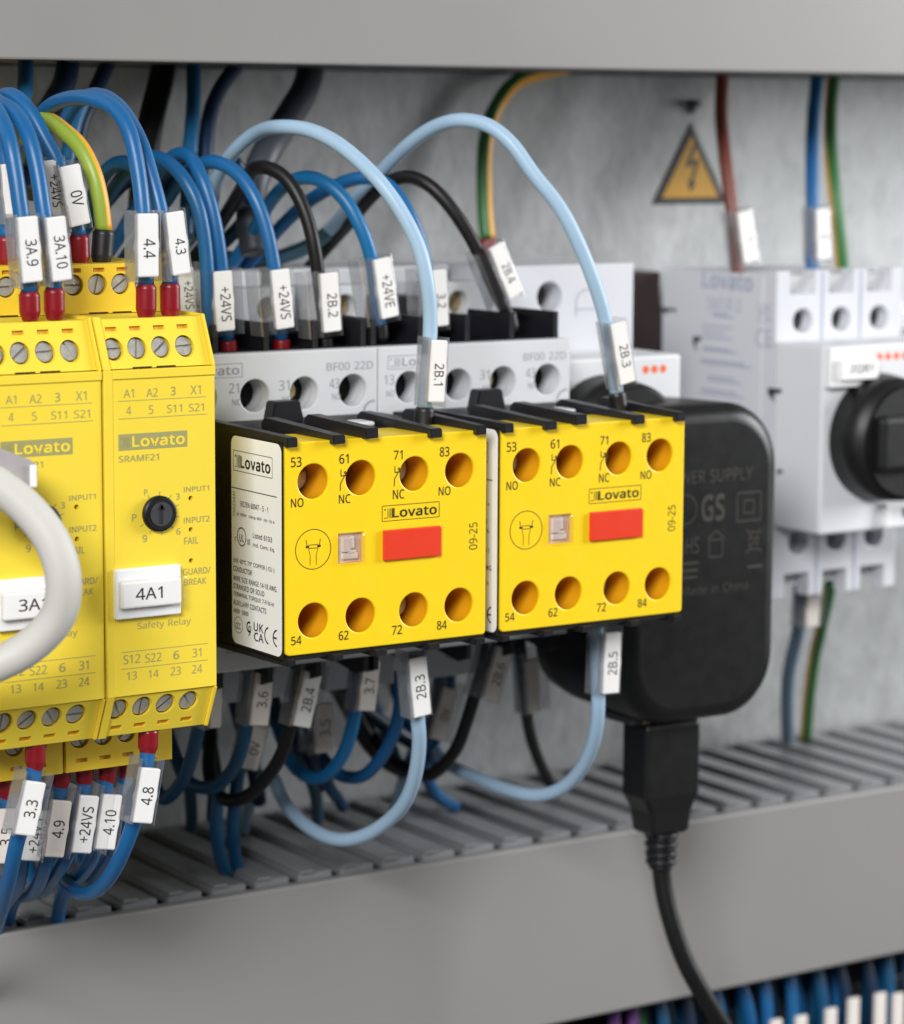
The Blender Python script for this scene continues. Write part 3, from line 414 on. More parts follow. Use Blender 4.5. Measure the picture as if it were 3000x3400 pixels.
 ('black wire with beige marker 2B.6 below the yellow blocks','wire_black',1.35,[(67.4,45.0,-41.1),(66.2,45.0,-46.1),(65.8,47.0,-51.5),(66.0,51.0,-59.2),(66.3,56.0,-66.6),(64.5,62.0,-72.3),(64.9,69.0,-72.8),(63.9,76.0,-72.2),(62.6,82.0,-68.1)],None,((70.6,44.5,-43.4),(67.0,44.5,-53.6),'2B.6','u',3.9),'wires hanging below the devices','control_wire'),
 ('thin black wire with blank grey sleeve left of the adapter','wire_black',1.3,[(83.7,58.0,-45.4),(85.8,60.0,-52.3),(89.4,64.0,-60.6),(95.5,71.0,-68.4),(103.6,79.0,-77.2),(113.7,88.0,-86.3),(121.2,96.0,-93.2)],None,((87.8,60.0,-50.0),(88.7,60.0,-61.3),'','u',3.2),'wires hanging below the devices','control_wire'),
 ('light blue wire with marker 2B.5 looping below the right yellow block','wire_sky',1.38,[(70.6,13.0,-34.1),(70.9,13.0,-41.3),(71.2,13.0,-47.6),(72.5,15.0,-53.4),(74.0,19.0,-59.6),(75.2,25.0,-65.9),(75.7,32.0,-70.7),(75.5,40.0,-73.5),(74.8,48.0,-74.1),(73.4,57.0,-73.5),(73.1,66.0,-72.9),(74.9,74.0,-72.4),(75.8,80.0,-70.3)],None,((73.5,12.0,-35.5),(73.1,12.0,-47.3),'2B.5','u',3.9),'light blue wires into the yellow contact blocks','control_wire'),
 ('teal grey wire end dropping into the comb below the left contactor','wire_teal',1.3,[(15.3,78.0,-68.0),(18.5,82.0,-72.7),(21.1,86.0,-77.7),(25.3,94.0,-85.3)],None,None,'wires running behind the devices','control_wire'),
 ('dull teal wire end dropping into the comb inside the 2B.3 loop','wire_teal',1.3,[(38.4,72.0,-68.3),(43.5,76.0,-73.2),(48.5,82.0,-79.4),(53.6,90.0,-86.4)],None,None,'wires running behind the devices','control_wire'),
 ('short navy wire end dropping into the comb inside the 2B.3 loop','wire_blue_dark',1.3,[(47.1,76.0,-71.5),(51.8,82.0,-77.3),(56.5,87.0,-81.1),(62.3,94.0,-85.5)],None,None,'wires running behind the devices','control_wire'),
 ('blue wire running into the comb right of the 2B.3 loop','wire_blue',1.4,[(69.7,74.0,-73.2),(75.1,79.0,-79.2),(81.3,85.0,-84.0),(90.1,92.0,-88.7)],None,None,'wires running behind the devices','control_wire'),
 ('black cable sagging behind the 3.7 marker','wire_black',1.9,[(50.2,84.0,-53.0),(53.3,83.0,-55.3),(56.4,82.0,-60.2),(59.7,82.0,-66.3),(65.9,84.0,-72.9),(74.0,88.0,-77.6)],None,None,'wires running behind the devices','control_wire'),
 ('navy wire sagging behind the 3.7 wire','wire_navy',1.7,[(61.7,88.0,-61.8),(66.3,88.0,-65.2),(72.6,88.0,-69.3),(78.7,88.0,-73.3),(86.5,92.0,-79.5)],None,None,'wires running behind the devices','control_wire'),
 ('navy wire slanting down behind the 2B.4 wire','wire_navy',1.6,[(38.1,84.0,-52.8),(38.6,82.0,-58.2),(38.6,80.0,-63.5),(41.4,80.0,-68.8),(46.9,84.0,-74.5)],None,None,'wires running behind the devices','control_wire'),
 ('black wire dropping behind the 3.6 wire','wire_black',1.7,[(21.8,82.0,-51.5),(22.5,82.0,-59.2),(23.6,82.0,-66.3),(25.8,84.0,-74.0),(27.5,88.0,-82.2)],None,None,'wires running behind the devices','control_wire'),
 ('navy wire slanting behind the corner of the relay','wire_navy',1.6,[(30.5,86.0,-52.7),(31.7,86.0,-58.2),(33.6,86.0,-64.7),(36.7,88.0,-72.6),(40.5,92.0,-81.1)],None,None,'wires running behind the devices','control_wire'),
 ('grey blue wire below the right motor switch','wire_slate',1.6,[(173.5,74.0,-43.9),(175.0,76.0,-48.5),(179.5,82.0,-55.9),(184.0,90.0,-66.3),(190.3,98.0,-78.4),(197.7,106.0,-91.1)],None,((176.8,74.0,-45.9),(176.4,74.0,-53.5),'','u',4.0),'wires below the right motor switch','control_wire'),
 ('green and yellow wire below the right motor switch','wire_earth',1.5,[(185.7,78.0,-44.8),(186.7,80.0,-48.9),(188.9,84.0,-54.6),(193.5,92.0,-65.1),(198.0,99.0,-76.9),(203.1,106.0,-89.1)],None,None,'wires below the right motor switch','control_wire'),
]

FONT={
'(':(241,'32 220 35 285 45 348 60 409 83 468 113 522 150 573 217 573 167 493 132 407 111 315 103 221 107 159 116 98 132 38 154 -20 182 -75 216 -127 150 -127 113 -77 83 -24 60 34 45 94 35 156','5 7 6 5 8 7 4 8 5 4 9 8 3 9 4 2 9 3 2 10 9 1 10 2 1 11 10 0 11 1 0 12 11 23 12 0 23 13 12 22 13 23 22 14 13 21 14 22 21 15 14 20 15 21 20 16 15 19 16 20 19 17 16 18 17 19'),
')':(241,'209 220 205 156 196 94 180 34 158 -24 128 -77 91 -127 25 -127 59 -75 87 -20 108 38 124 98 134 159 137 221 134 283 124 346 108 406 87 465 59 521 24 573 91 573 128 522 158 468 180 409 196 348 205 285','18 20 19 18 21 20 18 22 21 17 22 18 17 23 22 16 23 17 16 24 23 15 24 16 15 25 24 14 25 15 14 0 25 13 0 14 12 0 13 12 1 0 11 1 12 11 2 1 10 2 11 10 3 2 9 3 10 9 4 3 8 4 9 8 5 4 7 5 8 7 6 5'),
'+':(459,'257 311 417 311 417 254 257 254 257 89 200 89 200 254 40 254 40 311 200 311 200 477 257 477','9 11 10 9 0 11 7 9 8 7 0 9 7 1 0 7 2 1 6 2 7 5 3 6 3 2 6 5 4 3'),
'-':(258,'32 184 32 246 226 246 226 184','0 2 1 0 3 2'),
'.':(215,'58 43 61 69 72 85 88 94 107 97 126 94 142 85 153 69 157 43 153 18 142 2 126 -8 107 -11 88 -8 72 2 61 18','3 5 4 2 5 3 2 6 5 1 6 2 1 7 6 0 7 1 0 8 7 15 8 0 15 9 8 14 9 15 14 10 9 13 10 14 13 11 10 12 11 13'),
'/':(298,'290 573 77 0 8 0 221 573','2 0 3 2 1 0'),
'0':(459,'419 287 417 221 409 163 395 112 376 70 349 37 316 12 276 -3 229 -8 170 1 122 27 86 70 60 129 44 201 39 287 44 373 58 446 83 504 119 547 167 573 229 581 287 573 335 547 372 504 399 446 414 373 110 287 113 215 121 156 137 111 159 78 190 59 229 52 268 59 298 78 320 110 336 156 345 215 348 287 345 359 336 417 320 463 298 495 268 515 229 521 190 515 159 495 137 463 121 417 113 359','19 21 20 18 21 19 18 22 21 17 22 18 17 44 22 44 23 22 17 45 44 43 23 44 17 46 45 42 23 43 16 46 17 42 24 23 16 47 46 41 24 42 16 48 47 40 24 41 15 48 16 40 25 24 15 49 48 39 25 40 14 49 15 39 0 25 14 26 49 38 0 39 13 26 14 13 27 26 37 0 38 37 1 0 37 2 1 13 28 27 36 2 37 12 28 13 36 3 2 12 29 28 35 3 36 11 29 12 35 4 3 11 30 29 34 4 35 11 31 30 33 4 34 10 31 11 33 5 4 10 32 31 32 5 33 10 5 32 10 6 5 9 6 10 9 7 6 8 7 9'),
'1':(459,'285 0 216 0 216 400 216 422 216 439 217 455 217 470 218 484 219 499 207 487 196 477 184 467 169 455 108 405 71 452 226 573 285 573','14 16 15 14 8 16 8 0 16 14 9 8 7 0 8 14 10 9 6 0 7 14 11 10 5 0 6 14 12 11 4 0 5 14 13 12 3 0 4 2 0 3 1 0 2'),
'2':(459,'417 0 38 0 38 59 188 210 228 251 261 287 287 320 306 353 318 387 322 424 315 466 294 496 261 514 221 520 181 517 147 506 115 489 83 466 45 513 68 531 94 548 122 561 153 572 186 578 221 581 270 576 313 562 347 540 372 510 388 472 394 428 389 385 375 344 353 305 324 267 288 227 247 185 128 67 128 64 417 64','23 25 24 22 25 23 22 26 25 21 26 22 21 27 26 20 27 21 19 27 20 19 28 27 18 13 19 13 28 19 18 14 13 12 28 13 18 15 14 11 28 12 17 16 18 16 15 18 11 29 28 10 29 11 10 30 29 9 30 10 9 31 30 8 31 9 7 31 8 7 32 31 6 32 7 6 33 32 5 33 6 5 34 33 4 34 5 4 35 34 3 35 4 3 36 35 2 36 3 2 37 36 2 38 37 2 39 38 2 0 39 1 0 2'),
'3':(459,'395 439 392 403 381 372 363 347 340 326 310 311 277 302 277 298 337 283 379 255 405 214 413 163 407 116 390 74 360 40 318 14 263 -3 193 -8 150 -6 110 -1 72 8 36 23 36 89 74 73 114 61 155 54 194 51 260 59 305 81 331 117 339 164 335 197 320 223 297 242 265 255 226 263 179 265 123 265 123 326 180 326 223 329 259 339 286 356 307 377 319 404 323 434 316 471 295 498 262 516 219 521 190 520 164 515 140 508 117 498 96 487 75 473 39 521 73 544 115 563 163 576 218 581 296 571 352 540 384 495','59 61 60 58 61 59 58 62 61 57 62 58 56 62 57 56 49 62 49 48 62 48 63 62 55 54 56 54 53 56 53 52 56 52 51 56 51 50 56 50 49 56 47 63 48 46 63 47 46 0 63 45 0 46 45 1 0 44 1 45 43 1 44 43 2 1 42 2 43 42 3 2 41 3 42 41 4 3 40 4 41 39 4 40 39 5 4 37 39 38 37 5 39 37 6 5 37 7 6 37 8 7 37 36 8 36 9 8 35 9 36 34 9 35 33 9 34 33 10 9 32 10 33 31 10 32 31 11 10 30 11 31 29 11 30 29 12 11 28 12 29 28 13 12 21 23 22 27 13 28 27 14 13 21 24 23 21 25 24 26 14 27 21 26 25 21 14 26 21 15 14 20 15 21 20 16 15 19 16 20 18 16 19 18 17 16'),
'4':(459,'443 130 359 130 359 0 291 0 291 130 17 130 17 190 286 576 359 576 359 193 443 193 291 374 291 394 291 412 292 429 293 444 293 459 294 474 294 487 295 500 292 500 285 485 276 468 266 451 257 438 86 193 291 193','6 20 7 20 8 7 20 19 8 19 9 8 6 21 20 18 9 19 17 9 18 6 22 21 16 9 17 6 23 22 15 9 16 6 24 23 14 9 15 6 25 24 13 9 14 12 9 13 11 9 12 26 9 11 6 26 25 6 9 26 6 10 9 6 0 10 5 0 6 4 0 5 3 1 4 1 0 4 3 2 1'),
'5':(459,'221 351 275 346 322 331 361 307 389 274 407 232 413 183 407 128 387 81 356 43 314 15 261 -2 199 -8 156 -6 116 0 80 10 51 23 51 90 82 74 121 62 161 55 200 52 239 55 274 65 302 82 323 106 336 137 341 176 332 225 306 262 262 284 197 292 173 291 146 288 120 284 99 280 64 302 86 573 373 573 373 508 146 508 132 342 148 345 169 348 194 350','36 40 37 40 38 37 40 39 38 36 41 40 44 1 0 43 1 44 42 1 43 42 2 1 41 2 42 36 2 41 36 3 2 36 31 3 31 4 3 35 34 36 34 33 36 33 32 36 32 31 36 30 4 31 29 4 30 29 5 4 28 5 29 28 6 5 27 6 28 27 7 6 26 7 27 25 7 26 25 8 7 24 8 25 16 18 17 23 8 24 23 9 8 16 19 18 22 9 23 16 20 19 21 9 22 16 21 20 16 9 21 16 10 9 15 10 16 15 11 10 14 11 15 13 11 14 13 12 11'),
'6':(459,'44 245 46 294 51 342 60 389 75 433 95 474 121 510 155 539 196 562 246 576 306 581 324 580 344 579 362 577 377 573 377 513 362 517 344 520 326 522 308 523 257 518 216 504 183 483 158 454 139 419 127 380 119 337 115 291 119 291 133 309 150 326 170 339 194 350 223 356 255 358 302 353 342 338 375 313 400 279 416 236 421 184 415 129 399 82 372 44 336 15 291 -2 239 -8 199 -4 163 7 130 26 101 54 77 89 59 133 48 185 238 51 284 59 320 84 343 125 351 184 344 233 324 271 289 295 241 303 205 299 175 287 150 270 131 248 119 223 115 198 117 172 123 146 133 121 146 99 164 79 185 64 210 55','9 11 10 9 12 11 9 13 12 9 14 13 8 14 9 8 16 14 16 15 14 7 18 8 18 17 8 17 16 8 6 19 7 19 18 7 6 20 19 6 21 20 5 21 6 5 22 21 5 23 22 4 23 5 4 24 23 3 24 4 3 25 24 2 25 3 2 26 25 33 35 34 32 35 33 32 36 35 31 36 32 1 26 2 30 36 31 30 37 36 1 27 26 29 37 30 29 62 37 62 38 37 28 62 29 28 63 62 61 38 62 28 64 63 60 38 61 0 27 1 0 28 27 0 64 28 0 65 64 60 39 38 59 39 60 0 66 65 0 67 66 53 67 0 59 40 39 58 40 59 53 68 67 53 69 68 52 69 53 57 40 58 57 41 40 52 70 69 52 71 70 51 71 52 57 42 41 56 42 57 51 72 71 51 73 72 50 73 51 55 42 56 55 43 42 50 74 73 50 75 74 54 43 55 50 54 75 49 54 50 49 43 54 49 44 43 48 44 49 48 45 44 47 45 48 47 46 45'),
'7':(459,'109 0 344 508 35 508 35 573 419 573 419 518 187 0','2 4 3 2 5 4 2 1 5 1 6 5 0 6 1'),
'8':(459,'229 581 276 577 318 565 352 546 378 519 395 485 400 443 396 411 385 383 368 359 346 338 320 319 291 303 325 285 355 265 381 242 401 216 414 185 419 148 413 104 395 65 367 34 330 11 284 -3 231 -8 174 -3 126 10 89 33 61 63 45 101 39 146 43 183 56 214 75 241 99 264 128 283 158 299 131 316 107 336 87 358 71 383 61 411 58 444 63 485 80 518 107 545 141 565 182 577 108 145 116 107 138 76 176 55 229 48 281 55 319 76 342 108 350 148 346 174 335 197 317 217 293 235 264 251 229 265 217 270 184 254 157 237 136 219 121 197 111 173 228 524 188 518 155 502 134 476 127 441 130 414 141 391 157 373 179 357 204 344 232 330 258 343 282 357 302 373 317 392 327 414 330 441 323 476 302 502 270 518','47 1 0 47 2 1 46 2 47 46 3 2 45 3 46 45 4 3 44 69 45 69 4 45 44 70 69 88 4 69 88 5 4 43 70 44 43 71 70 87 5 88 43 72 71 86 5 87 42 72 43 86 6 5 42 73 72 85 6 86 41 73 42 85 7 6 41 74 73 84 7 85 83 7 84 41 75 74 40 75 41 83 8 7 82 8 83 40 76 75 82 9 8 39 76 40 39 77 76 81 9 82 81 10 9 38 77 39 38 78 77 80 10 81 38 79 78 79 10 80 79 11 10 37 79 38 37 11 79 37 12 11 36 12 37 36 13 12 35 13 36 35 14 13 34 63 35 63 14 35 34 64 63 62 14 63 61 14 62 61 15 14 33 64 34 33 65 64 60 15 61 60 16 15 32 65 33 32 66 65 59 16 60 32 67 66 58 16 59 58 17 16 31 67 32 31 68 67 57 17 58 57 18 17 30 68 31 56 18 57 30 48 68 56 19 18 55 19 56 29 48 30 29 49 48 54 19 55 29 50 49 54 20 19 28 50 29 28 51 50 53 20 54 53 21 20 27 51 28 27 52 51 52 21 53 27 21 52 27 22 21 26 22 27 26 23 22 25 23 26 25 24 23'),
'9':(459,'417 328 415 279 410 231 401 183 387 139 366 99 340 63 306 33 265 11 214 -3 154 -8 137 -8 117 -6 97 -4 82 0 82 60 97 56 115 53 134 50 152 50 204 54 245 68 278 90 303 118 322 153 334 192 342 235 346 281 341 281 327 263 310 247 290 233 266 223 237 216 204 214 158 219 118 235 85 260 61 294 45 336 40 387 46 443 63 491 90 529 127 557 171 575 223 581 262 577 299 565 332 545 361 518 384 483 402 439 413 388 223 521 178 513 142 488 118 447 110 388 117 339 137 301 171 277 220 269 256 273 286 285 311 303 330 325 342 349 346 374 344 400 338 426 328 451 315 474 298 493 277 508 252 518','45 47 46 45 48 47 44 48 45 44 49 48 43 49 44 43 50 49 42 55 43 55 54 43 54 50 43 75 50 54 74 50 75 74 51 50 42 56 55 73 51 74 72 51 73 41 56 42 41 57 56 72 52 51 71 52 72 70 52 71 41 58 57 40 58 41 70 53 52 69 53 70 68 53 69 40 59 58 68 0 53 39 59 40 67 0 68 66 0 67 39 60 59 38 60 39 66 1 0 65 1 66 64 1 65 38 61 60 37 61 38 63 28 64 28 27 64 27 1 64 63 29 28 26 1 27 26 2 1 37 62 61 62 29 63 37 29 62 37 30 29 36 30 37 36 31 30 25 2 26 35 31 36 35 32 31 25 3 2 35 33 32 34 33 35 24 3 25 24 4 3 23 4 24 23 5 4 22 5 23 22 6 5 21 6 22 20 6 21 20 7 6 14 16 15 14 17 16 19 7 20 14 18 17 14 19 18 14 7 19 14 8 7 14 9 8 13 9 14 13 10 9 12 10 13 11 10 12'),
'A':(512,'437 0 368 177 141 177 73 0 0 0 224 575 289 575 512 0 282 415 279 424 274 438 269 455 263 473 259 489 255 500 251 484 247 468 242 452 238 438 234 425 230 415 165 241 346 241','4 6 5 4 14 6 14 7 6 4 15 14 13 7 14 12 7 13 4 16 15 11 7 12 4 17 16 10 7 11 4 18 17 4 19 18 9 7 10 4 20 19 8 7 9 4 21 20 22 7 8 4 2 21 2 22 21 2 1 22 1 7 22 4 3 2 0 7 1'),
'B':(521,'241 573 336 565 404 541 445 497 459 431 456 399 446 371 431 347 409 328 382 313 350 304 350 300 384 292 415 279 441 261 461 236 474 203 478 163 472 115 454 74 425 42 385 19 337 5 279 0 78 0 78 573 256 329 318 335 357 352 377 382 384 423 376 463 351 490 308 506 245 511 150 511 150 329 150 269 150 61 265 61 330 68 371 91 394 125 401 168 398 197 388 221 370 241 344 256 307 266 260 269','24 35 25 35 0 25 35 1 0 35 2 1 35 34 2 34 3 2 24 36 35 33 3 34 32 3 33 32 4 3 31 4 32 30 4 31 30 5 4 29 5 30 29 6 5 28 6 29 28 7 6 27 7 28 27 8 7 26 8 27 24 37 36 37 26 36 37 8 26 37 9 8 37 10 9 37 11 10 37 12 11 37 13 12 37 49 13 49 14 13 24 38 37 48 14 49 47 14 48 47 15 14 46 15 47 45 15 46 45 16 15 44 16 45 44 17 16 43 17 44 42 17 43 42 18 17 41 18 42 41 19 18 40 19 41 40 20 19 39 20 40 24 39 38 24 20 39 24 21 20 24 22 21 24 23 22'),
'C':(507,'323 517 280 513 241 502 206 482 178 456 155 423 139 383 129 337 125 286 131 220 147 164 175 117 213 83 262 62 322 55 359 57 394 62 427 69 460 78 460 15 427 5 393 -2 356 -7 312 -8 232 1 166 28 115 72 78 131 56 203 49 287 53 349 67 406 89 456 120 499 159 534 206 559 261 575 324 581 367 578 409 572 448 561 482 547 453 486 425 497 394 508 360 515','36 38 37 36 39 38 35 39 36 35 40 39 35 41 40 34 41 35 34 45 41 45 44 41 44 43 41 43 42 41 33 1 34 1 0 34 0 45 34 33 2 1 33 3 2 32 3 33 32 4 3 31 4 32 31 5 4 31 6 5 30 6 31 30 7 6 29 7 30 29 8 7 28 8 29 28 9 8 28 10 9 27 10 28 27 11 10 26 11 27 26 12 11 26 13 12 17 19 18 25 13 26 16 19 17 25 14 13 15 19 16 14 19 15 25 19 14 24 19 25 24 20 19 24 21 20 23 21 24 23 22 21'),
'D':(585,'536 292 528 203 501 131 457 74 399 33 325 8 237 0 78 0 78 573 254 573 335 565 404 540 460 501 502 446 528 377 460 289 454 359 435 415 404 457 361 487 308 505 244 511 150 511 150 62 228 62 329 76 402 119 446 190','7 22 8 22 9 8 22 10 9 22 11 10 22 21 11 21 12 11 7 23 22 20 12 21 19 12 20 19 13 12 18 13 19 17 13 18 17 14 13 16 14 17 16 0 14 15 0 16 15 1 0 27 1 15 27 2 1 26 2 27 26 3 2 25 3 26 24 3 25 24 4 3 7 24 23 7 4 24 7 5 4 7 6 5'),
'E':(446,'398 0 78 0 78 573 398 573 398 509 150 509 150 330 383 330 383 268 150 268 150 63 398 63','1 5 2 5 3 2 5 4 3 1 6 5 1 9 6 9 7 6 9 8 7 1 10 9 1 11 10 1 0 11'),
'F':(416,'150 0 78 0 78 573 398 573 398 509 150 509 150 306 383 306 383 243 150 243','1 5 2 5 3 2 5 4 3 1 6 5 1 9 6 9 7 6 9 8 7 1 0 9'),
'G':(584,'326 302 524 302 524 22 478 8 431 -1 380 -6 323 -8 241 1 173 28 120 71 81 130 57 202 49 286 58 370 84 442 127 500 186 544 259 571 346 581 392 578 437 572 478 561 516 547 489 484 457 497 421 508 382 515 342 517 278 510 225 489 181 455 150 409 131 353 124 286 130 222 146 166 175 119 216 84 270 62 340 55 375 56 404 59 429 63 452 68 452 238 326 238','17 19 18 17 20 19 17 21 20 16 21 17 16 22 21 16 26 22 26 25 22 25 24 22 24 23 22 15 27 16 27 26 16 15 28 27 15 29 28 14 29 15 14 30 29 14 31 30 13 31 14 13 32 31 12 32 13 12 33 32 45 1 0 45 44 1 44 2 1 11 33 12 11 34 33 43 2 44 11 35 34 10 35 11 10 36 35 9 36 10 9 37 36 9 38 37 8 38 9 42 2 43 41 2 42 8 39 38 40 2 41 39 2 40 8 2 39 7 2 8 7 3 2 7 4 3 6 4 7 6 5 4'),
'H':(594,'516 0 443 0 443 267 150 267 150 0 78 0 78 573 150 573 150 330 443 330 443 573 516 573','5 7 6 5 8 7 9 11 10 9 0 11 5 3 8 3 9 8 3 2 9 2 0 9 5 4 3 1 0 2'),
'I':(228,'78 0 150 0 150 573 78 573','0 1 2 0 2 3'),
'J':(219,'-3 -152 -21 -152 -37 -150 -51 -146 -63 -142 -63 -81 -49 -84 -35 -87 -20 -88 -5 -89 15 -87 33 -81 50 -70 63 -53 71 -29 74 3 74 573 146 573 146 9 141 -42 128 -82 105 -113 75 -135 39 -148','15 17 16 15 18 17 15 19 18 14 19 15 13 19 14 13 20 19 12 20 13 11 20 12 4 6 5 10 20 11 10 21 20 4 7 6 4 8 7 9 21 10 4 9 8 4 21 9 4 22 21 4 23 22 3 23 4 2 23 3 2 0 23 1 0 2'),
'K':(496,'496 0 411 0 209 273 150 222 150 0 78 0 78 573 150 573 150 290 174 318 199 345 224 372 249 399 403 573 488 573 261 323','5 7 6 5 8 7 12 14 13 12 15 14 11 15 12 10 15 11 9 15 10 9 0 15 8 2 9 2 0 9 5 3 8 3 2 8 1 0 2 5 4 3'),
'L':(420,'78 0 78 573 150 573 150 64 400 64 400 0','0 2 1 0 3 2 0 4 3 0 5 4'),
'M':(727,'330 0 142 502 139 502 140 484 142 461 143 435 144 407 144 377 144 347 144 0 78 0 78 573 184 573 361 103 364 103 544 573 650 573 650 0 578 0 578 352 578 380 579 408 580 435 581 460 583 482 584 501 581 501 390 0','10 2 11 2 12 11 2 1 12 1 13 12 14 26 15 26 16 15 26 25 16 25 17 16 10 3 2 0 13 1 14 27 26 24 17 25 10 4 3 23 17 24 10 5 4 22 17 23 10 6 5 21 17 22 20 17 21 10 7 6 19 17 20 10 8 7 18 17 19 10 9 8 0 14 13 0 27 14'),
'N':(609,'532 0 447 0 141 476 138 476 139 455 141 432 142 406 143 378 144 349 144 320 144 0 78 0 78 573 161 573 467 99 470 99 469 115 468 137 467 164 466 193 465 223 464 249 464 573 532 573','11 3 12 3 13 12 3 2 13 2 14 13 21 23 22 21 0 23 11 4 3 1 14 2 11 5 4 11 6 5 11 7 6 11 8 7 11 9 8 11 10 9 20 0 21 19 0 20 18 0 19 17 0 18 16 0 17 15 0 16 1 15 14 1 0 15'),
'O':(626,'577 287 573 224 561 166 540 116 510 73 473 38 428 13 375 -3 314 -8 251 -3 196 13 151 39 114 73 85 116 65 167 53 224 49 288 56 370 78 442 114 500 166 545 232 572 314 581 393 572 459 545 510 501 547 442 570 370 125 287 130 220 145 163 171 117 207 83 255 62 314 55 373 62 420 83 456 117 481 163 496 220 501 287 490 384 456 457 398 503 314 518 255 511 207 490 171 457 145 411 130 354','21 23 22 21 24 23 20 24 21 20 25 24 19 44 20 44 25 20 19 45 44 43 25 44 19 46 45 42 25 43 42 26 25 18 46 19 18 47 46 18 48 47 41 26 42 41 27 26 17 48 18 17 49 48 40 27 41 16 49 17 40 0 27 16 28 49 15 28 16 15 29 28 39 0 40 39 1 0 14 29 15 39 2 1 14 30 29 38 2 39 13 30 14 38 3 2 13 31 30 37 3 38 36 3 37 13 32 31 12 32 13 36 4 3 12 33 32 35 4 36 11 33 12 35 5 4 11 34 33 34 5 35 11 5 34 10 5 11 10 6 5 9 6 10 9 7 6 8 7 9'),
'P':(485,'229 573 326 562 393 528 431 475 444 404 441 370 433 336 417 306 395 278 364 255 324 238 275 227 216 223 150 223 150 0 78 0 78 573 223 511 150 511 150 285 208 285 258 288 298 296 330 311 352 334 365 363 370 401 361 449 334 484 289 504','15 18 16 18 0 16 18 1 0 18 2 1 18 17 2 17 29 2 29 3 2 15 19 18 28 3 29 27 3 28 27 4 3 26 4 27 26 5 4 25 5 26 25 6 5 24 6 25 24 7 6 23 7 24 22 7 23 22 8 7 21 8 22 20 8 21 15 13 19 13 20 19 13 8 20 13 9 8 13 10 9 13 11 10 13 12 11 15 14 13'),
'Q':(626,'577 287 573 221 559 160 535 108 503 64 461 30 411 6 548 -136 444 -136 334 -7 329 -7 324 -8 318 -8 314 -8 251 -3 196 13 151 39 114 73 85 116 65 167 53 224 49 288 56 370 78 442 114 500 166 545 232 572 314 581 393 572 459 545 510 501 547 442 570 370 125 287 130 220 145 163 171 117 207 83 255 62 314 55 373 62 420 83 456 117 481 163 496 220 501 287 490 384 456 457 398 503 314 518 255 511 207 490 171 457 145 411 130 354','26 28 27 26 29 28 25 29 26 25 30 29 24 49 25 49 30 25 24 50 49 48 30 49 24 51 50 47 30 48 47 31 30 23 51 24 23 52 51 23 53 52 46 31 47 46 32 31 22 53 23 22 54 53 45 32 46 21 54 22 45 0 32 21 33 54 20 33 21 20 34 33 44 0 45 44 1 0 19 34 20 44 2 1 19 35 34 43 2 44 18 35 19 18 36 35 42 2 43 42 3 2 41 3 42 18 37 36 17 37 18 41 4 3 17 38 37 40 4 41 16 38 17 40 5 4 16 39 38 39 5 40 16 5 39 15 5 16 15 6 5 14 6 15 14 9 6 9 7 6 13 10 14 10 9 14 8 7 9 13 11 10 13 12 11'),
'R':(499,'236 573 301 568 353 555 393 532 422 500 439 460 444 410 440 368 427 334 408 306 385 285 358 269 330 257 487 0 403 0 264 237 150 237 150 0 78 0 78 573 232 510 150 510 150 298 236 298 296 304 338 325 362 359 370 407 366 440 355 467 336 486 310 500 275 507','18 21 19 21 0 19 21 1 0 21 2 1 21 3 2 21 20 3 20 4 3 18 22 21 32 4 20 31 4 32 31 5 4 30 5 31 29 5 30 28 5 29 28 6 5 27 6 28 27 7 6 26 7 27 26 8 7 25 8 26 25 9 8 24 9 25 24 10 9 23 10 24 18 16 22 16 23 22 16 10 23 16 11 10 16 12 11 16 15 12 15 13 12 18 17 16 14 13 15'),
'S':(440,'403 153 396 106 378 66 348 35 307 11 257 -3 198 -8 167 -7 137 -5 109 -1 83 4 61 11 41 19 41 88 73 76 113 65 156 57 201 55 240 57 273 66 298 79 316 98 327 120 330 147 327 173 318 194 302 213 277 230 242 247 196 265 161 279 131 294 106 311 85 330 69 351 57 375 50 403 48 435 54 477 71 513 99 542 136 563 180 576 231 581 276 578 318 572 355 562 389 549 366 487 336 499 302 508 266 515 229 517 196 515 169 507 148 494 133 478 124 457 121 434 124 407 133 386 149 367 172 351 204 335 246 318 293 299 332 279 362 255 385 228 398 194','42 44 43 42 45 44 41 45 42 41 46 45 40 46 41 40 47 46 40 51 47 51 50 47 50 49 47 49 48 47 39 52 40 52 51 40 39 53 52 39 54 53 38 54 39 38 55 54 38 56 55 38 57 56 37 57 38 37 58 57 36 58 37 36 59 58 36 60 59 35 60 36 35 61 60 34 61 35 34 62 61 34 63 62 33 63 34 33 64 63 32 64 33 32 65 64 31 65 32 31 66 65 30 66 31 29 66 30 29 67 66 28 67 29 28 68 67 27 68 28 26 68 27 26 69 68 25 69 26 25 0 69 24 0 25 23 0 24 23 1 0 22 1 23 21 1 22 21 2 1 20 2 21 12 14 13 19 2 20 12 15 14 19 3 2 18 3 19 12 16 15 17 3 18 12 17 16 12 3 17 12 4 3 11 4 12 11 5 4 10 5 11 9 5 10 8 5 9 8 6 5 7 6 8'),
'T':(446,'259 0 187 0 187 509 8 509 8 573 437 573 437 509 259 509','3 5 4 3 6 5 2 6 3 1 7 2 7 6 2 1 0 7'),
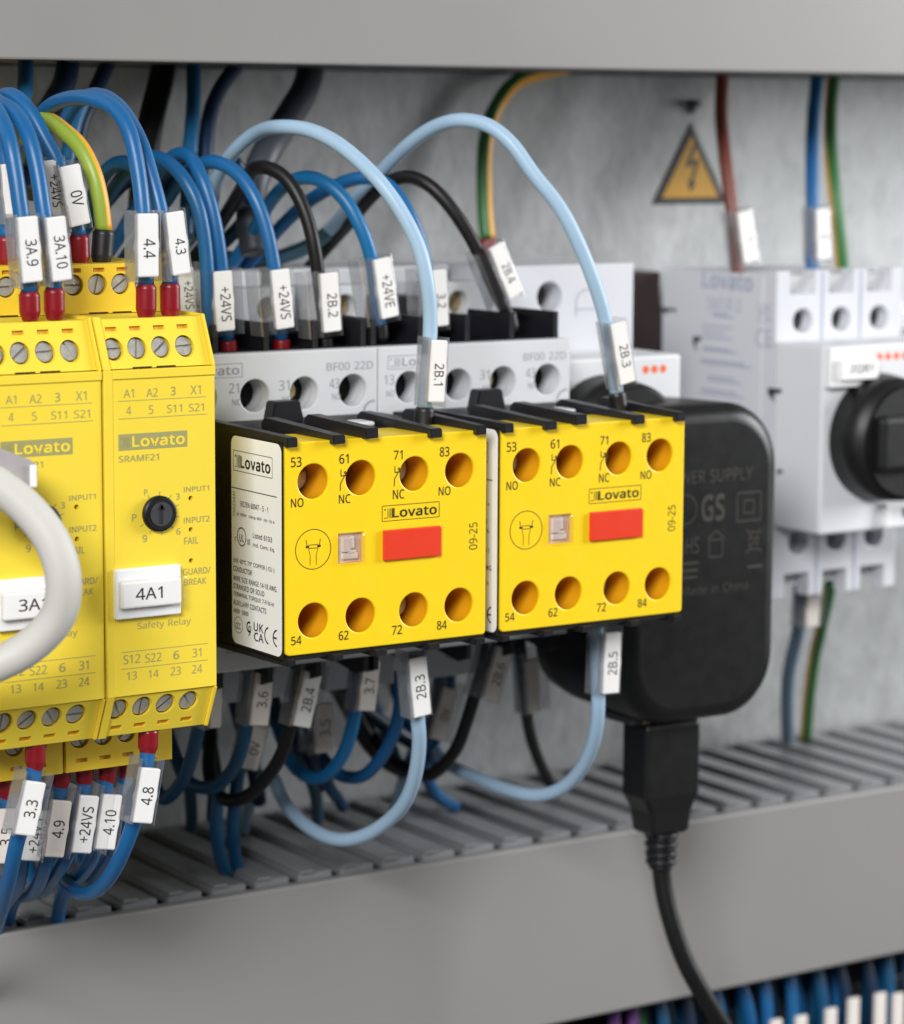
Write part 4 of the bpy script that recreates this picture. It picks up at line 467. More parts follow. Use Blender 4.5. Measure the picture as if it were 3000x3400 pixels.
'U':(586,'513 202 507 146 489 95 459 52 416 20 360 -1 290 -8 196 7 128 50 86 118 72 204 72 573 144 573 144 201 154 139 182 93 228 64 294 55 342 59 379 73 407 96 427 126 438 161 442 202 442 573 513 573','10 12 11 10 13 12 23 25 24 23 0 25 9 13 10 22 0 23 22 1 0 9 14 13 21 1 22 21 2 1 9 15 14 20 2 21 8 15 9 19 2 20 19 3 2 8 16 15 18 3 19 8 17 16 17 3 18 8 3 17 8 4 3 7 4 8 7 5 4 6 5 7'),
'V':(481,'481 573 277 0 204 0 0 573 75 573 204 205 213 182 220 160 226 139 231 119 236 100 241 80 245 100 250 119 255 140 262 161 269 183 277 207 405 573','2 4 3 2 5 4 17 0 18 17 1 0 16 1 17 2 6 5 15 1 16 2 7 6 14 1 15 2 8 7 13 1 14 2 9 8 12 1 13 2 10 9 11 1 12 2 11 10 2 1 11'),
'W':(746,'735 573 583 0 510 0 399 375 394 392 389 410 384 427 380 443 376 458 373 471 371 481 370 488 369 481 367 471 364 458 361 443 357 427 352 409 348 391 342 373 234 0 161 0 10 573 85 573 174 223 179 205 183 186 187 169 190 151 194 134 196 118 199 102 201 87 204 103 206 119 210 137 213 154 218 173 222 191 227 209 232 227 333 573 407 573 512 225 518 206 523 187 527 169 532 151 535 133 538 117 541 101 544 87 547 107 550 129 555 151 560 175 566 199 572 224 660 573','21 23 22 21 24 23 40 42 41 40 11 42 11 43 42 57 0 58 57 1 0 40 12 11 10 43 11 40 13 12 9 43 10 40 14 13 8 43 9 40 15 14 7 43 8 40 16 15 6 43 7 5 43 6 40 17 16 4 43 5 40 18 17 3 43 4 40 19 18 2 43 3 40 20 19 39 20 40 2 44 43 56 1 57 21 25 24 38 20 39 2 45 44 21 26 25 55 1 56 37 20 38 2 46 45 21 27 26 54 1 55 36 20 37 2 47 46 21 28 27 35 20 36 53 1 54 21 29 28 2 48 47 34 20 35 21 30 29 2 49 48 52 1 53 33 20 34 21 31 30 2 50 49 51 1 52 32 20 33 21 32 31 2 51 50 21 20 32 2 1 51'),
'X':(470,'467 0 385 0 233 249 79 0 3 0 193 298 15 573 95 573 236 348 377 573 453 573 276 300','5 7 6 5 8 7 8 10 9 8 11 10 5 11 8 5 0 11 4 2 5 2 0 5 4 3 2 1 0 2'),
'Y':(454,'227 291 376 573 454 573 263 222 263 0 191 0 191 219 0 573 79 573','6 8 7 6 0 8 0 2 1 0 3 2 6 3 0 6 4 3 5 4 6'),
'Z':(459,'427 0 30 0 30 55 332 508 40 508 40 573 419 573 419 518 118 64 427 64','4 6 5 4 7 6 4 3 7 3 8 7 2 8 3 2 9 8 2 0 9 1 0 2'),
'a':(450,'231 437 299 428 347 403 376 358 385 293 385 0 334 0 320 61 317 61 298 40 279 22 258 9 234 -1 206 -6 172 -8 136 -5 103 6 75 23 55 48 41 80 37 119 50 176 87 219 152 245 243 257 316 259 316 285 310 330 293 359 265 375 227 380 194 378 163 370 133 359 106 347 84 400 115 414 151 426 190 434 252 208 184 200 141 182 118 155 110 119 115 87 132 66 157 53 188 49 238 56 279 79 306 117 315 172 315 210','38 1 0 37 1 38 37 2 1 36 2 37 35 2 36 35 29 2 29 3 2 34 33 35 33 32 35 32 31 35 31 30 35 30 29 35 28 3 29 27 3 28 27 4 3 26 4 27 26 5 4 25 5 26 24 52 25 52 5 25 23 52 24 22 52 23 21 40 22 40 39 22 39 52 22 51 5 52 21 41 40 21 42 41 20 42 21 50 5 51 20 43 42 19 43 20 19 44 43 49 7 50 7 5 50 19 45 44 18 45 19 48 8 49 8 7 49 18 46 45 48 9 8 6 5 7 47 9 48 18 47 46 18 9 47 17 9 18 17 10 9 16 10 17 16 11 10 16 12 11 15 12 16 15 13 12 14 13 15'),
'b':(493,'139 461 138 435 138 410 136 389 135 373 139 373 161 398 189 419 226 432 272 437 344 423 401 381 437 312 449 215 444 147 427 91 400 48 365 17 322 -2 272 -8 226 -3 189 10 161 31 139 55 133 55 119 0 68 0 68 609 139 609 260 379 219 374 188 361 165 339 150 308 142 268 139 217 139 214 145 144 165 93 202 61 261 51 312 61 348 93 369 145 376 216 369 287 348 338 311 368','26 28 27 26 0 28 26 1 0 8 10 9 26 2 1 7 10 8 7 11 10 6 11 7 26 3 2 5 29 6 29 11 6 26 4 3 29 47 11 47 12 11 5 30 29 5 31 30 26 5 4 26 33 5 33 32 5 32 31 5 46 12 47 45 12 46 45 13 12 26 34 33 44 13 45 26 35 34 26 36 35 43 13 44 43 14 13 26 37 36 43 15 14 42 15 43 26 38 37 41 15 42 26 24 38 24 39 38 41 16 15 40 16 41 24 23 39 23 40 39 26 25 24 22 40 23 22 16 40 22 17 16 21 17 22 21 18 17 20 18 21 20 19 18'),
'c':(385,'241 -8 187 -2 139 15 99 45 69 87 50 143 44 213 51 284 71 342 102 385 142 415 191 432 245 438 278 436 309 431 336 424 358 415 337 356 316 363 292 370 267 374 244 376 204 371 172 358 148 335 131 303 120 263 117 213 120 166 131 126 148 94 172 71 202 58 240 53 273 55 302 60 328 68 351 78 351 15 328 5 304 -2 275 -7','11 13 12 11 14 13 10 14 11 10 15 14 10 16 15 9 16 10 9 21 16 21 20 16 20 19 16 19 18 16 18 17 16 8 22 9 22 21 9 8 23 22 8 24 23 7 24 8 7 25 24 7 26 25 6 26 7 6 27 26 6 28 27 5 28 6 5 29 28 4 29 5 4 30 29 4 31 30 3 31 4 36 38 37 3 32 31 35 38 36 34 38 35 3 33 32 33 38 34 3 38 33 2 38 3 1 38 2 1 39 38 1 40 39 1 41 40 0 41 1'),
'd':(493,'221 -8 148 6 92 48 56 117 44 214 56 311 93 381 149 424 221 438 253 436 280 429 303 420 323 407 340 391 354 374 359 374 358 387 356 405 355 424 354 438 354 609 425 609 425 0 368 0 358 58 354 58 340 40 323 24 303 11 279 1 252 -6 232 51 290 60 328 88 348 135 355 200 355 213 349 284 329 336 291 369 231 379 181 368 146 334 124 281 117 213 124 144 146 93 181 61','19 21 20 19 22 21 7 9 8 18 22 19 7 10 9 7 11 10 6 11 7 17 22 18 6 12 11 6 13 12 16 22 17 6 40 13 40 14 13 15 22 16 5 41 6 41 40 6 39 14 40 39 15 14 39 38 15 38 37 15 37 22 15 5 42 41 5 43 42 4 43 5 36 22 37 4 44 43 3 44 4 35 22 36 3 45 44 34 22 35 3 46 45 33 22 34 2 46 3 2 47 46 32 24 33 24 22 33 2 31 47 31 25 32 25 24 32 31 26 25 23 22 24 2 26 31 1 26 2 1 27 26 1 28 27 1 29 28 0 29 1 0 30 29'),
'e':(452,'234 438 286 432 329 414 364 385 390 346 406 299 411 244 411 201 117 201 127 137 154 90 197 62 254 52 293 54 327 60 359 69 392 82 392 20 359 8 327 -1 292 -6 251 -8 194 -2 143 17 101 48 70 91 51 146 44 212 50 277 68 333 96 378 134 411 181 431 233 380 188 372 154 348 130 309 119 257 338 257 335 292 326 322 312 346 292 364 266 376','32 1 0 32 2 1 31 2 32 31 3 2 30 3 31 30 33 3 33 43 3 43 4 3 30 34 33 29 34 30 42 4 43 29 35 34 41 4 42 29 36 35 41 5 4 40 5 41 28 36 29 39 5 40 28 37 36 39 6 5 38 6 39 27 37 28 27 38 37 27 6 38 27 7 6 26 8 27 8 7 27 26 9 8 25 9 26 25 10 9 24 10 25 24 11 10 15 17 16 14 17 15 24 12 11 13 17 14 12 17 13 24 17 12 23 17 24 23 18 17 22 18 23 22 19 18 22 20 19 21 20 22'),
'f':(276,'266 375 158 375 158 0 87 0 87 375 12 375 12 408 87 432 87 457 92 507 104 547 124 577 152 597 186 609 227 613 252 612 274 609 294 604 310 599 292 544 278 548 262 552 245 555 228 556 197 550 175 532 162 502 158 458 158 430 266 430','13 15 14 13 16 15 12 16 13 12 17 16 12 18 17 12 19 18 11 21 12 21 20 12 20 19 12 10 23 11 23 22 11 22 21 11 10 24 23 10 25 24 9 25 10 9 26 25 8 26 9 8 27 26 8 28 27 7 28 8 6 28 7 6 29 28 6 0 29 5 0 6 4 0 5 3 1 4 1 0 4 3 2 1'),
'g':(493,'221 438 261 434 297 422 329 402 355 373 359 373 369 430 425 430 425 -7 420 -63 404 -109 378 -146 341 -172 293 -187 233 -192 188 -191 147 -186 110 -177 78 -165 78 -100 111 -114 149 -125 191 -132 237 -134 286 -126 324 -101 347 -63 355 -13 355 4 355 16 356 32 357 47 358 57 354 57 329 28 299 8 263 -4 221 -8 147 7 91 51 56 121 44 214 56 306 91 377 147 423 230 379 197 374 169 359 147 336 130 303 120 262 117 213 124 143 146 92 182 60 232 50 262 52 288 58 309 69 326 85 340 105 349 131 354 161 356 197 356 214 353 267 343 309 326 340 302 362 270 374','44 1 0 44 2 1 5 7 6 5 8 7 43 2 44 43 3 2 43 45 3 45 4 3 43 46 45 69 4 45 42 46 43 68 4 69 42 47 46 68 5 4 68 67 5 67 66 5 66 8 5 42 48 47 42 49 48 65 8 66 41 49 42 41 50 49 64 8 65 41 51 50 40 51 41 63 8 64 40 52 51 62 8 63 61 8 62 40 53 52 60 8 61 39 53 40 59 32 60 32 8 60 39 54 53 58 32 59 57 32 58 39 55 54 56 33 57 33 32 57 56 34 33 31 8 32 55 34 56 38 55 39 38 34 55 30 8 31 29 8 30 38 35 34 28 8 29 38 36 35 37 36 38 27 8 28 27 9 8 26 9 27 25 9 26 25 10 9 18 20 19 24 10 25 24 11 10 18 21 20 18 22 21 23 11 24 18 23 22 18 11 23 18 12 11 17 12 18 17 13 12 16 13 17 15 13 16 15 14 13'),
'h':(496,'139 431 138 415 138 399 136 384 135 370 140 370 155 391 174 407 196 420 221 429 247 435 273 437 321 433 360 421 391 400 413 370 426 330 431 280 431 0 361 0 361 275 355 321 338 353 308 372 265 379 222 374 189 360 166 338 150 308 142 269 139 222 139 0 68 0 68 609 139 609','32 34 33 32 0 34 10 12 11 9 12 10 9 13 12 32 1 0 8 13 9 8 14 13 7 14 8 32 2 1 6 14 7 6 15 14 32 3 2 5 24 6 24 15 6 32 4 3 5 25 24 23 15 24 5 26 25 22 15 23 32 5 4 32 28 5 28 27 5 27 26 5 22 16 15 21 16 22 21 17 16 20 17 21 32 29 28 20 18 17 19 18 20 32 30 29 32 31 30'),
'i':(207,'104 591 119 588 133 580 142 566 145 546 142 526 133 512 119 504 104 501 88 504 75 512 66 526 63 546 66 566 75 580 88 588 139 430 139 0 68 0 68 430','18 16 19 18 17 16 15 1 0 14 1 15 14 2 1 13 2 14 13 3 2 12 3 13 12 4 3 11 4 12 11 5 4 10 5 11 10 6 5 9 6 10 9 7 6 8 7 9'),
'k':(428,'138 291 138 276 137 257 136 238 135 221 138 221 144 229 152 240 162 252 172 264 181 276 189 285 326 430 409 430 235 246 421 0 336 0 187 200 138 158 138 0 68 0 68 609 138 609','20 22 21 20 0 22 11 13 12 11 14 13 20 1 0 10 14 11 20 2 1 9 14 10 8 14 9 20 3 2 7 14 8 7 15 14 6 17 7 17 15 7 20 4 3 5 17 6 20 5 4 20 18 5 18 17 5 16 15 17 20 19 18'),
'l':(207,'139 0 68 0 68 609 139 609','1 3 2 1 0 3'),
'm':(750,'540 438 603 429 649 401 676 352 685 280 685 0 615 0 615 277 610 321 594 353 567 372 528 379 474 369 438 342 418 298 411 237 411 0 342 0 342 277 339 308 332 333 320 353 303 367 281 376 253 379 215 374 185 360 164 338 150 308 141 269 139 223 139 0 68 0 68 430 125 430 136 371 140 371 155 392 173 409 194 422 217 431 241 436 266 438 312 433 349 420 378 398 398 366 402 366 427 398 461 420 499 433','41 43 42 50 1 0 40 43 41 40 44 43 49 1 50 39 44 40 32 34 33 32 35 34 49 2 1 38 44 39 38 45 44 48 2 49 37 45 38 48 10 2 10 3 2 37 46 45 47 11 48 11 10 48 36 24 37 24 46 37 36 25 24 23 46 24 47 12 11 22 46 23 36 26 25 9 3 10 32 36 35 32 28 36 28 27 36 27 26 36 47 13 12 21 46 22 21 47 46 21 13 47 20 13 21 8 3 9 8 4 3 20 14 13 19 14 20 7 4 8 32 29 28 18 14 19 18 15 14 7 5 4 17 15 18 6 5 7 32 30 29 17 16 15 32 31 30'),
'n':(496,'275 438 343 429 391 401 421 352 431 280 431 0 361 0 361 275 355 321 338 353 308 372 265 379 204 368 166 338 146 289 139 223 139 0 68 0 68 430 125 430 136 371 140 371 156 392 175 409 198 422 222 431 248 436','26 1 0 25 1 26 24 1 25 17 19 18 17 20 19 24 2 1 23 2 24 22 2 23 22 11 2 11 10 2 10 3 2 21 11 22 21 12 11 9 3 10 17 21 20 17 14 21 14 13 21 13 12 21 8 3 9 8 4 3 7 4 8 17 15 14 7 5 4 6 5 7 17 16 15'),
'o':(485,'442 216 438 165 428 121 411 82 388 51 359 25 324 7 285 -4 241 -8 200 -4 163 7 129 25 100 51 77 82 59 121 48 165 44 216 50 282 68 336 97 380 137 412 186 431 244 438 299 431 347 412 387 380 417 336 436 282 117 216 120 169 130 128 147 95 172 71 203 56 243 51 282 56 314 71 339 95 356 128 366 169 369 216 365 263 355 303 338 335 314 359 282 374 242 379 185 368 147 335 124 284','21 23 22 20 23 21 20 24 23 19 24 20 19 25 24 18 47 19 47 46 19 46 25 19 46 45 25 45 26 25 44 26 45 18 48 47 43 26 44 17 48 18 43 27 26 17 49 48 42 27 43 41 27 42 17 28 49 16 28 17 41 0 27 40 0 41 15 28 16 15 29 28 39 0 40 39 1 0 15 30 29 38 1 39 14 30 15 38 2 1 14 31 30 37 2 38 13 31 14 37 3 2 13 32 31 36 3 37 12 32 13 36 4 3 12 33 32 35 4 36 12 34 33 34 4 35 11 34 12 11 4 34 11 5 4 10 5 11 10 6 5 9 6 10 9 7 6 8 7 9'),
'p':(493,'273 438 344 424 401 383 437 313 449 216 444 148 427 93 401 49 365 17 322 -2 272 -8 241 -6 213 1 190 11 170 24 153 38 139 55 134 55 136 39 137 20 138 1 139 -16 139 -192 68 -192 68 430 126 430 136 371 139 371 153 389 170 405 189 419 213 429 240 436 260 379 221 374 190 362 167 342 152 313 142 275 139 229 139 216 142 167 150 126 165 93 188 70 220 55 261 51 297 56 326 72 348 98 364 131 373 171 376 217 369 283 348 334 311 367','32 1 0 31 1 32 23 25 24 23 26 25 30 1 31 30 2 1 29 2 30 28 2 29 27 33 28 33 2 28 33 55 2 55 3 2 27 34 33 27 35 34 23 27 26 23 38 27 38 37 27 37 36 27 36 35 27 54 3 55 53 3 54 53 4 3 52 4 53 23 39 38 23 40 39 51 4 52 23 41 40 51 5 4 50 5 51 23 42 41 50 6 5 49 6 50 23 17 42 17 43 42 48 6 49 17 44 43 48 7 6 47 7 48 17 45 44 46 7 47 17 16 45 16 46 45 23 18 17 15 46 16 15 7 46 15 8 7 23 19 18 14 8 15 13 8 14 23 20 19 13 9 8 12 9 13 11 9 12 23 21 20 11 10 9 23 22 21'),
'q':(493,'354 -9 355 7 355 25 356 43 358 58 354 58 332 32 303 11 266 -3 219 -8 148 6 93 48 56 117 44 214 50 282 67 338 93 381 129 413 172 432 221 438 267 433 304 419 333 397 355 371 358 371 369 430 425 430 425 -192 354 -192 233 51 272 55 304 67 327 87 342 116 352 153 355 199 355 213 348 285 328 337 290 369 231 379 181 368 145 334 124 281 117 213 124 145 146 93 182 61','18 20 19 18 21 20 17 21 18 24 26 25 24 27 26 17 22 21 16 22 17 16 40 22 40 23 22 15 41 16 41 40 16 39 23 40 39 24 23 39 38 24 38 37 24 37 27 24 15 42 41 14 42 15 14 43 42 36 27 37 13 43 14 13 44 43 12 44 13 35 27 36 12 45 44 34 27 35 33 4 34 4 27 34 12 46 45 11 46 12 32 4 33 11 47 46 31 4 32 30 5 31 5 4 31 11 29 47 30 6 5 3 27 4 29 6 30 11 6 29 10 6 11 2 27 3 10 7 6 1 27 2 10 8 7 0 27 1 9 8 10 28 27 0'),
'r':(331,'269 438 281 438 295 437 308 435 319 433 310 368 299 370 287 372 275 373 264 374 240 371 217 363 195 351 176 334 161 313 149 289 141 261 139 229 139 0 68 0 68 430 126 430 134 351 137 351 152 374 170 395 191 413 214 426 240 435','28 1 0 28 2 1 28 3 2 28 4 3 27 4 28 27 5 4 19 21 20 19 22 21 26 5 27 25 6 26 6 5 26 24 9 25 9 8 25 8 7 25 7 6 25 23 10 24 10 9 24 23 11 10 23 12 11 19 23 22 19 15 23 15 14 23 14 13 23 13 12 23 19 16 15 19 17 16 19 18 17'),
's':(384,'348 119 343 80 327 49 302 24 268 6 226 -4 176 -8 135 -6 99 -1 68 8 42 19 42 83 70 71 104 60 141 52 178 49 224 53 256 66 274 86 280 112 278 128 271 141 259 154 239 167 212 180 174 196 135 212 103 228 76 245 57 266 45 292 41 324 52 372 85 408 137 430 202 438 240 436 275 430 308 421 339 409 315 353 287 363 258 372 228 378 197 380 159 377 131 366 114 350 108 328 111 312 119 298 133 286 154 274 182 261 219 246 257 231 289 215 314 197 333 176 344 150','34 36 35 34 37 36 33 37 34 33 38 37 33 39 38 33 42 39 42 41 39 41 40 39 32 44 33 44 43 33 43 42 33 32 45 44 32 46 45 31 46 32 31 47 46 31 48 47 31 49 48 30 49 31 30 50 49 30 51 50 29 51 30 29 52 51 29 53 52 28 53 29 28 54 53 28 55 54 27 55 28 27 56 55 26 56 27 26 57 56 25 57 26 25 58 57 24 58 25 23 58 24 23 59 58 22 59 23 21 59 22 21 0 59 20 0 21 19 0 20 19 1 0 18 1 19 17 1 18 10 12 11 17 2 1 10 13 12 16 2 17 10 14 13 15 2 16 10 15 14 10 2 15 10 3 2 10 4 3 9 4 10 8 4 9 8 5 4 7 5 8 7 6 5'),
't':(289,'212 50 228 50 245 53 260 55 272 59 272 5 258 0 240 -4 219 -7 200 -8 167 -5 138 4 112 20 91 44 78 79 74 125 74 375 13 375 13 409 75 437 103 528 144 528 144 430 269 430 269 375 144 375 144 127 149 93 163 69 185 54','19 21 20 19 22 21 18 22 19 18 23 22 18 24 23 17 24 18 16 24 17 15 25 16 25 24 16 15 26 25 15 27 26 14 27 15 14 28 27 13 28 14 13 29 28 3 5 4 2 5 3 13 0 29 1 5 2 0 5 1 13 5 0 12 5 13 11 5 12 11 6 5 10 6 11 10 7 6 10 8 7 9 8 10'),
'u':(496,'427 430 427 0 370 0 359 57 356 57 340 36 321 20 298 8 273 -1 247 -6 220 -8 173 -4 134 8 103 29 81 59 68 99 63 148 63 430 135 430 135 153 141 108 158 76 188 57 230 51 273 55 306 69 330 91 345 121 354 160 357 206 357 430','16 18 17 16 19 18 29 0 30 29 1 0 28 1 29 27 1 28 16 20 19 15 20 16 26 1 27 15 21 20 14 21 15 25 3 26 3 1 26 14 22 21 24 4 25 4 3 25 13 22 14 13 23 22 24 5 4 2 1 3 23 5 24 13 5 23 13 6 5 12 6 13 12 7 6 11 7 12 11 8 7 11 9 8 10 9 11'),
'v':(407,'163 0 0 430 75 430 167 176 173 158 180 137 187 116 193 96 198 78 201 63 204 63 208 78 214 96 220 117 227 138 234 158 241 176 332 430 407 430 244 0','0 2 1 0 3 2 16 18 17 16 19 18 0 4 3 15 19 16 14 19 15 0 5 4 13 19 14 0 6 5 12 19 13 0 7 6 11 19 12 0 8 7 10 19 11 0 9 8 0 10 9 0 19 10'),
'w':(630,'346 243 341 260 336 276 331 292 328 308 324 322 321 335 318 347 316 357 313 357 311 347 308 335 305 322 302 307 298 292 294 275 289 259 284 242 207 1 127 1 9 431 82 431 141 201 147 178 153 154 158 131 163 109 167 90 169 73 172 73 175 84 178 97 181 112 185 128 189 144 193 160 197 175 201 188 277 431 354 431 428 188 434 169 440 149 446 129 451 109 455 90 457 74 460 74 463 89 466 108 471 129 477 153 483 177 489 201 549 431 621 431 502 1 419 1','19 21 20 19 22 21 37 39 38 37 9 39 9 8 39 8 40 39 53 55 54 53 56 55 37 10 9 7 40 8 37 11 10 6 40 7 37 12 11 5 40 6 4 40 5 37 13 12 3 40 4 37 14 13 2 40 3 37 15 14 1 40 2 37 16 15 0 40 1 37 17 16 57 40 0 37 18 17 19 23 22 52 56 53 36 18 37 57 41 40 19 24 23 51 56 52 35 18 36 57 42 41 34 18 35 19 25 24 50 56 51 57 43 42 33 18 34 19 26 25 49 56 50 57 44 43 32 18 33 31 18 32 19 27 26 57 45 44 48 56 49 30 18 31 57 46 45 19 28 27 47 56 48 29 18 30 57 47 46 57 56 47 19 29 28 19 18 29'),
'y':(409,'1 430 76 430 169 185 177 164 184 144 191 124 196 105 201 86 205 68 209 68 215 91 224 121 234 153 245 186 333 430 409 430 224 -59 207 -97 188 -130 165 -156 138 -176 106 -188 67 -192 49 -192 34 -190 20 -188 9 -186 9 -130 19 -132 30 -133 43 -134 56 -135 79 -132 99 -126 116 -114 130 -99 142 -80 152 -59 174 -2','38 1 0 38 2 1 13 15 14 13 16 15 12 16 13 38 3 2 38 4 3 11 16 12 38 5 4 38 6 5 10 16 11 38 7 6 9 16 10 38 8 7 38 9 8 38 16 9 37 16 38 36 16 37 36 17 16 35 17 36 35 18 17 34 18 35 33 18 34 32 18 33 32 19 18 26 28 27 26 29 28 31 19 32 26 30 29 26 31 30 26 19 31 26 20 19 26 21 20 25 21 26 24 21 25 24 22 21 23 22 24'),
'°':(343,'172 334 136 338 105 350 79 369 60 393 48 423 44 457 48 492 60 522 79 546 104 565 135 577 172 581 207 577 238 565 264 546 283 522 295 492 299 457 295 423 283 393 264 369 238 350 207 338 172 382 206 387 229 403 242 427 247 457 242 489 228 513 205 529 172 534 138 529 115 513 101 489 96 457 101 427 115 403 138 387','11 13 12 10 13 11 10 14 13 9 14 10 9 15 14 8 15 9 8 32 15 32 16 15 8 33 32 31 16 32 8 34 33 30 16 31 7 34 8 30 17 16 7 35 34 29 17 30 29 18 17 6 35 7 28 18 29 6 36 35 5 36 6 5 37 36 27 18 28 27 19 18 5 38 37 26 19 27 4 38 5 26 20 19 4 39 38 25 20 26 3 39 4 25 21 20 3 24 39 24 21 25 3 21 24 2 21 3 2 22 21 1 22 2 1 23 22 0 23 1'),
}
# ------------------------------------------------------------------ setting: steel back panel, rail, trunking
wall = B().box(-500, 800, 117, 120, -500, 500).build('back_panel', 'galvanised_steel')
wall['kind'] = 'structure'
t = thing('mounting_rail', (60, 117, -18), 'bright steel mounting rail running behind the row of devices', 'rail')
B().box(-150, 320, 115.2, 116.8, -17.5, 17.5).build('rail_web', 'rail_steel', t)
for z in (-17.5, 13.5): B().box(-150, 320, 107.6, 115.1, z, z+1.2).box(-150, 320, 106.4, 107.5, z-2, z+5).build('rail_flange', 'rail_steel', t)

def trunking(zt, zb, comb_z, label, lower):
    t = thing('cable_trunking', (90, 116.8, zb), label, 'cable trunking')
    B().box(-220, 420, 60, 61.6, zb, zt, 0.5).build('cover', 'trunk_grey', t)
    s = -1 if lower else 1                             # the slotted wall is the upper one of the lower trunking
    w = B()
    w.box(-220, 420, 61.7, 63.6, min(comb_z, comb_z+s*3)-(1.2 if lower else 0), max(comb_z, comb_z+s*3)-(1.2 if lower else 0))
    x = -217.3
    while x < 418:
        w.box(x+1.05, x+8.95, 63.7, 112, min(comb_z, comb_z+s*1.8), max(comb_z, comb_z+s*1.8), 0.35, 1)
        w.box(x+1.2, x+4.6, 63.2, 110, comb_z+(0.02 if lower else -0.45), comb_z+(0.75 if lower else -0.02), 0.3, 1)
        x += 10
    w.box(-220, 420, 112.1, 114.5, min(comb_z-0.2, comb_z+s*4), max(comb_z-0.2, comb_z+s*4))
    w.build('slotted_wall', 'trunk_comb', t)
    far = zb if lower else zt
    B().box(-220, 420, 114.6, 116.8, min(zt, zb), max(zt, zb)).box(-220, 420, 61.8, 114.5, far-(-1 if lower else 1.6), far+(2.6 if lower else 0)).build('base', 'dark_grey', t)
    return t
trunking(-90.6, -130.8, -89.7, 'lower grey cable trunking with slotted comb on top and wide blank cover', True)
trunking(113.5, 72.7, 73.4, 'upper grey cable trunking with blank cover along the top', False)

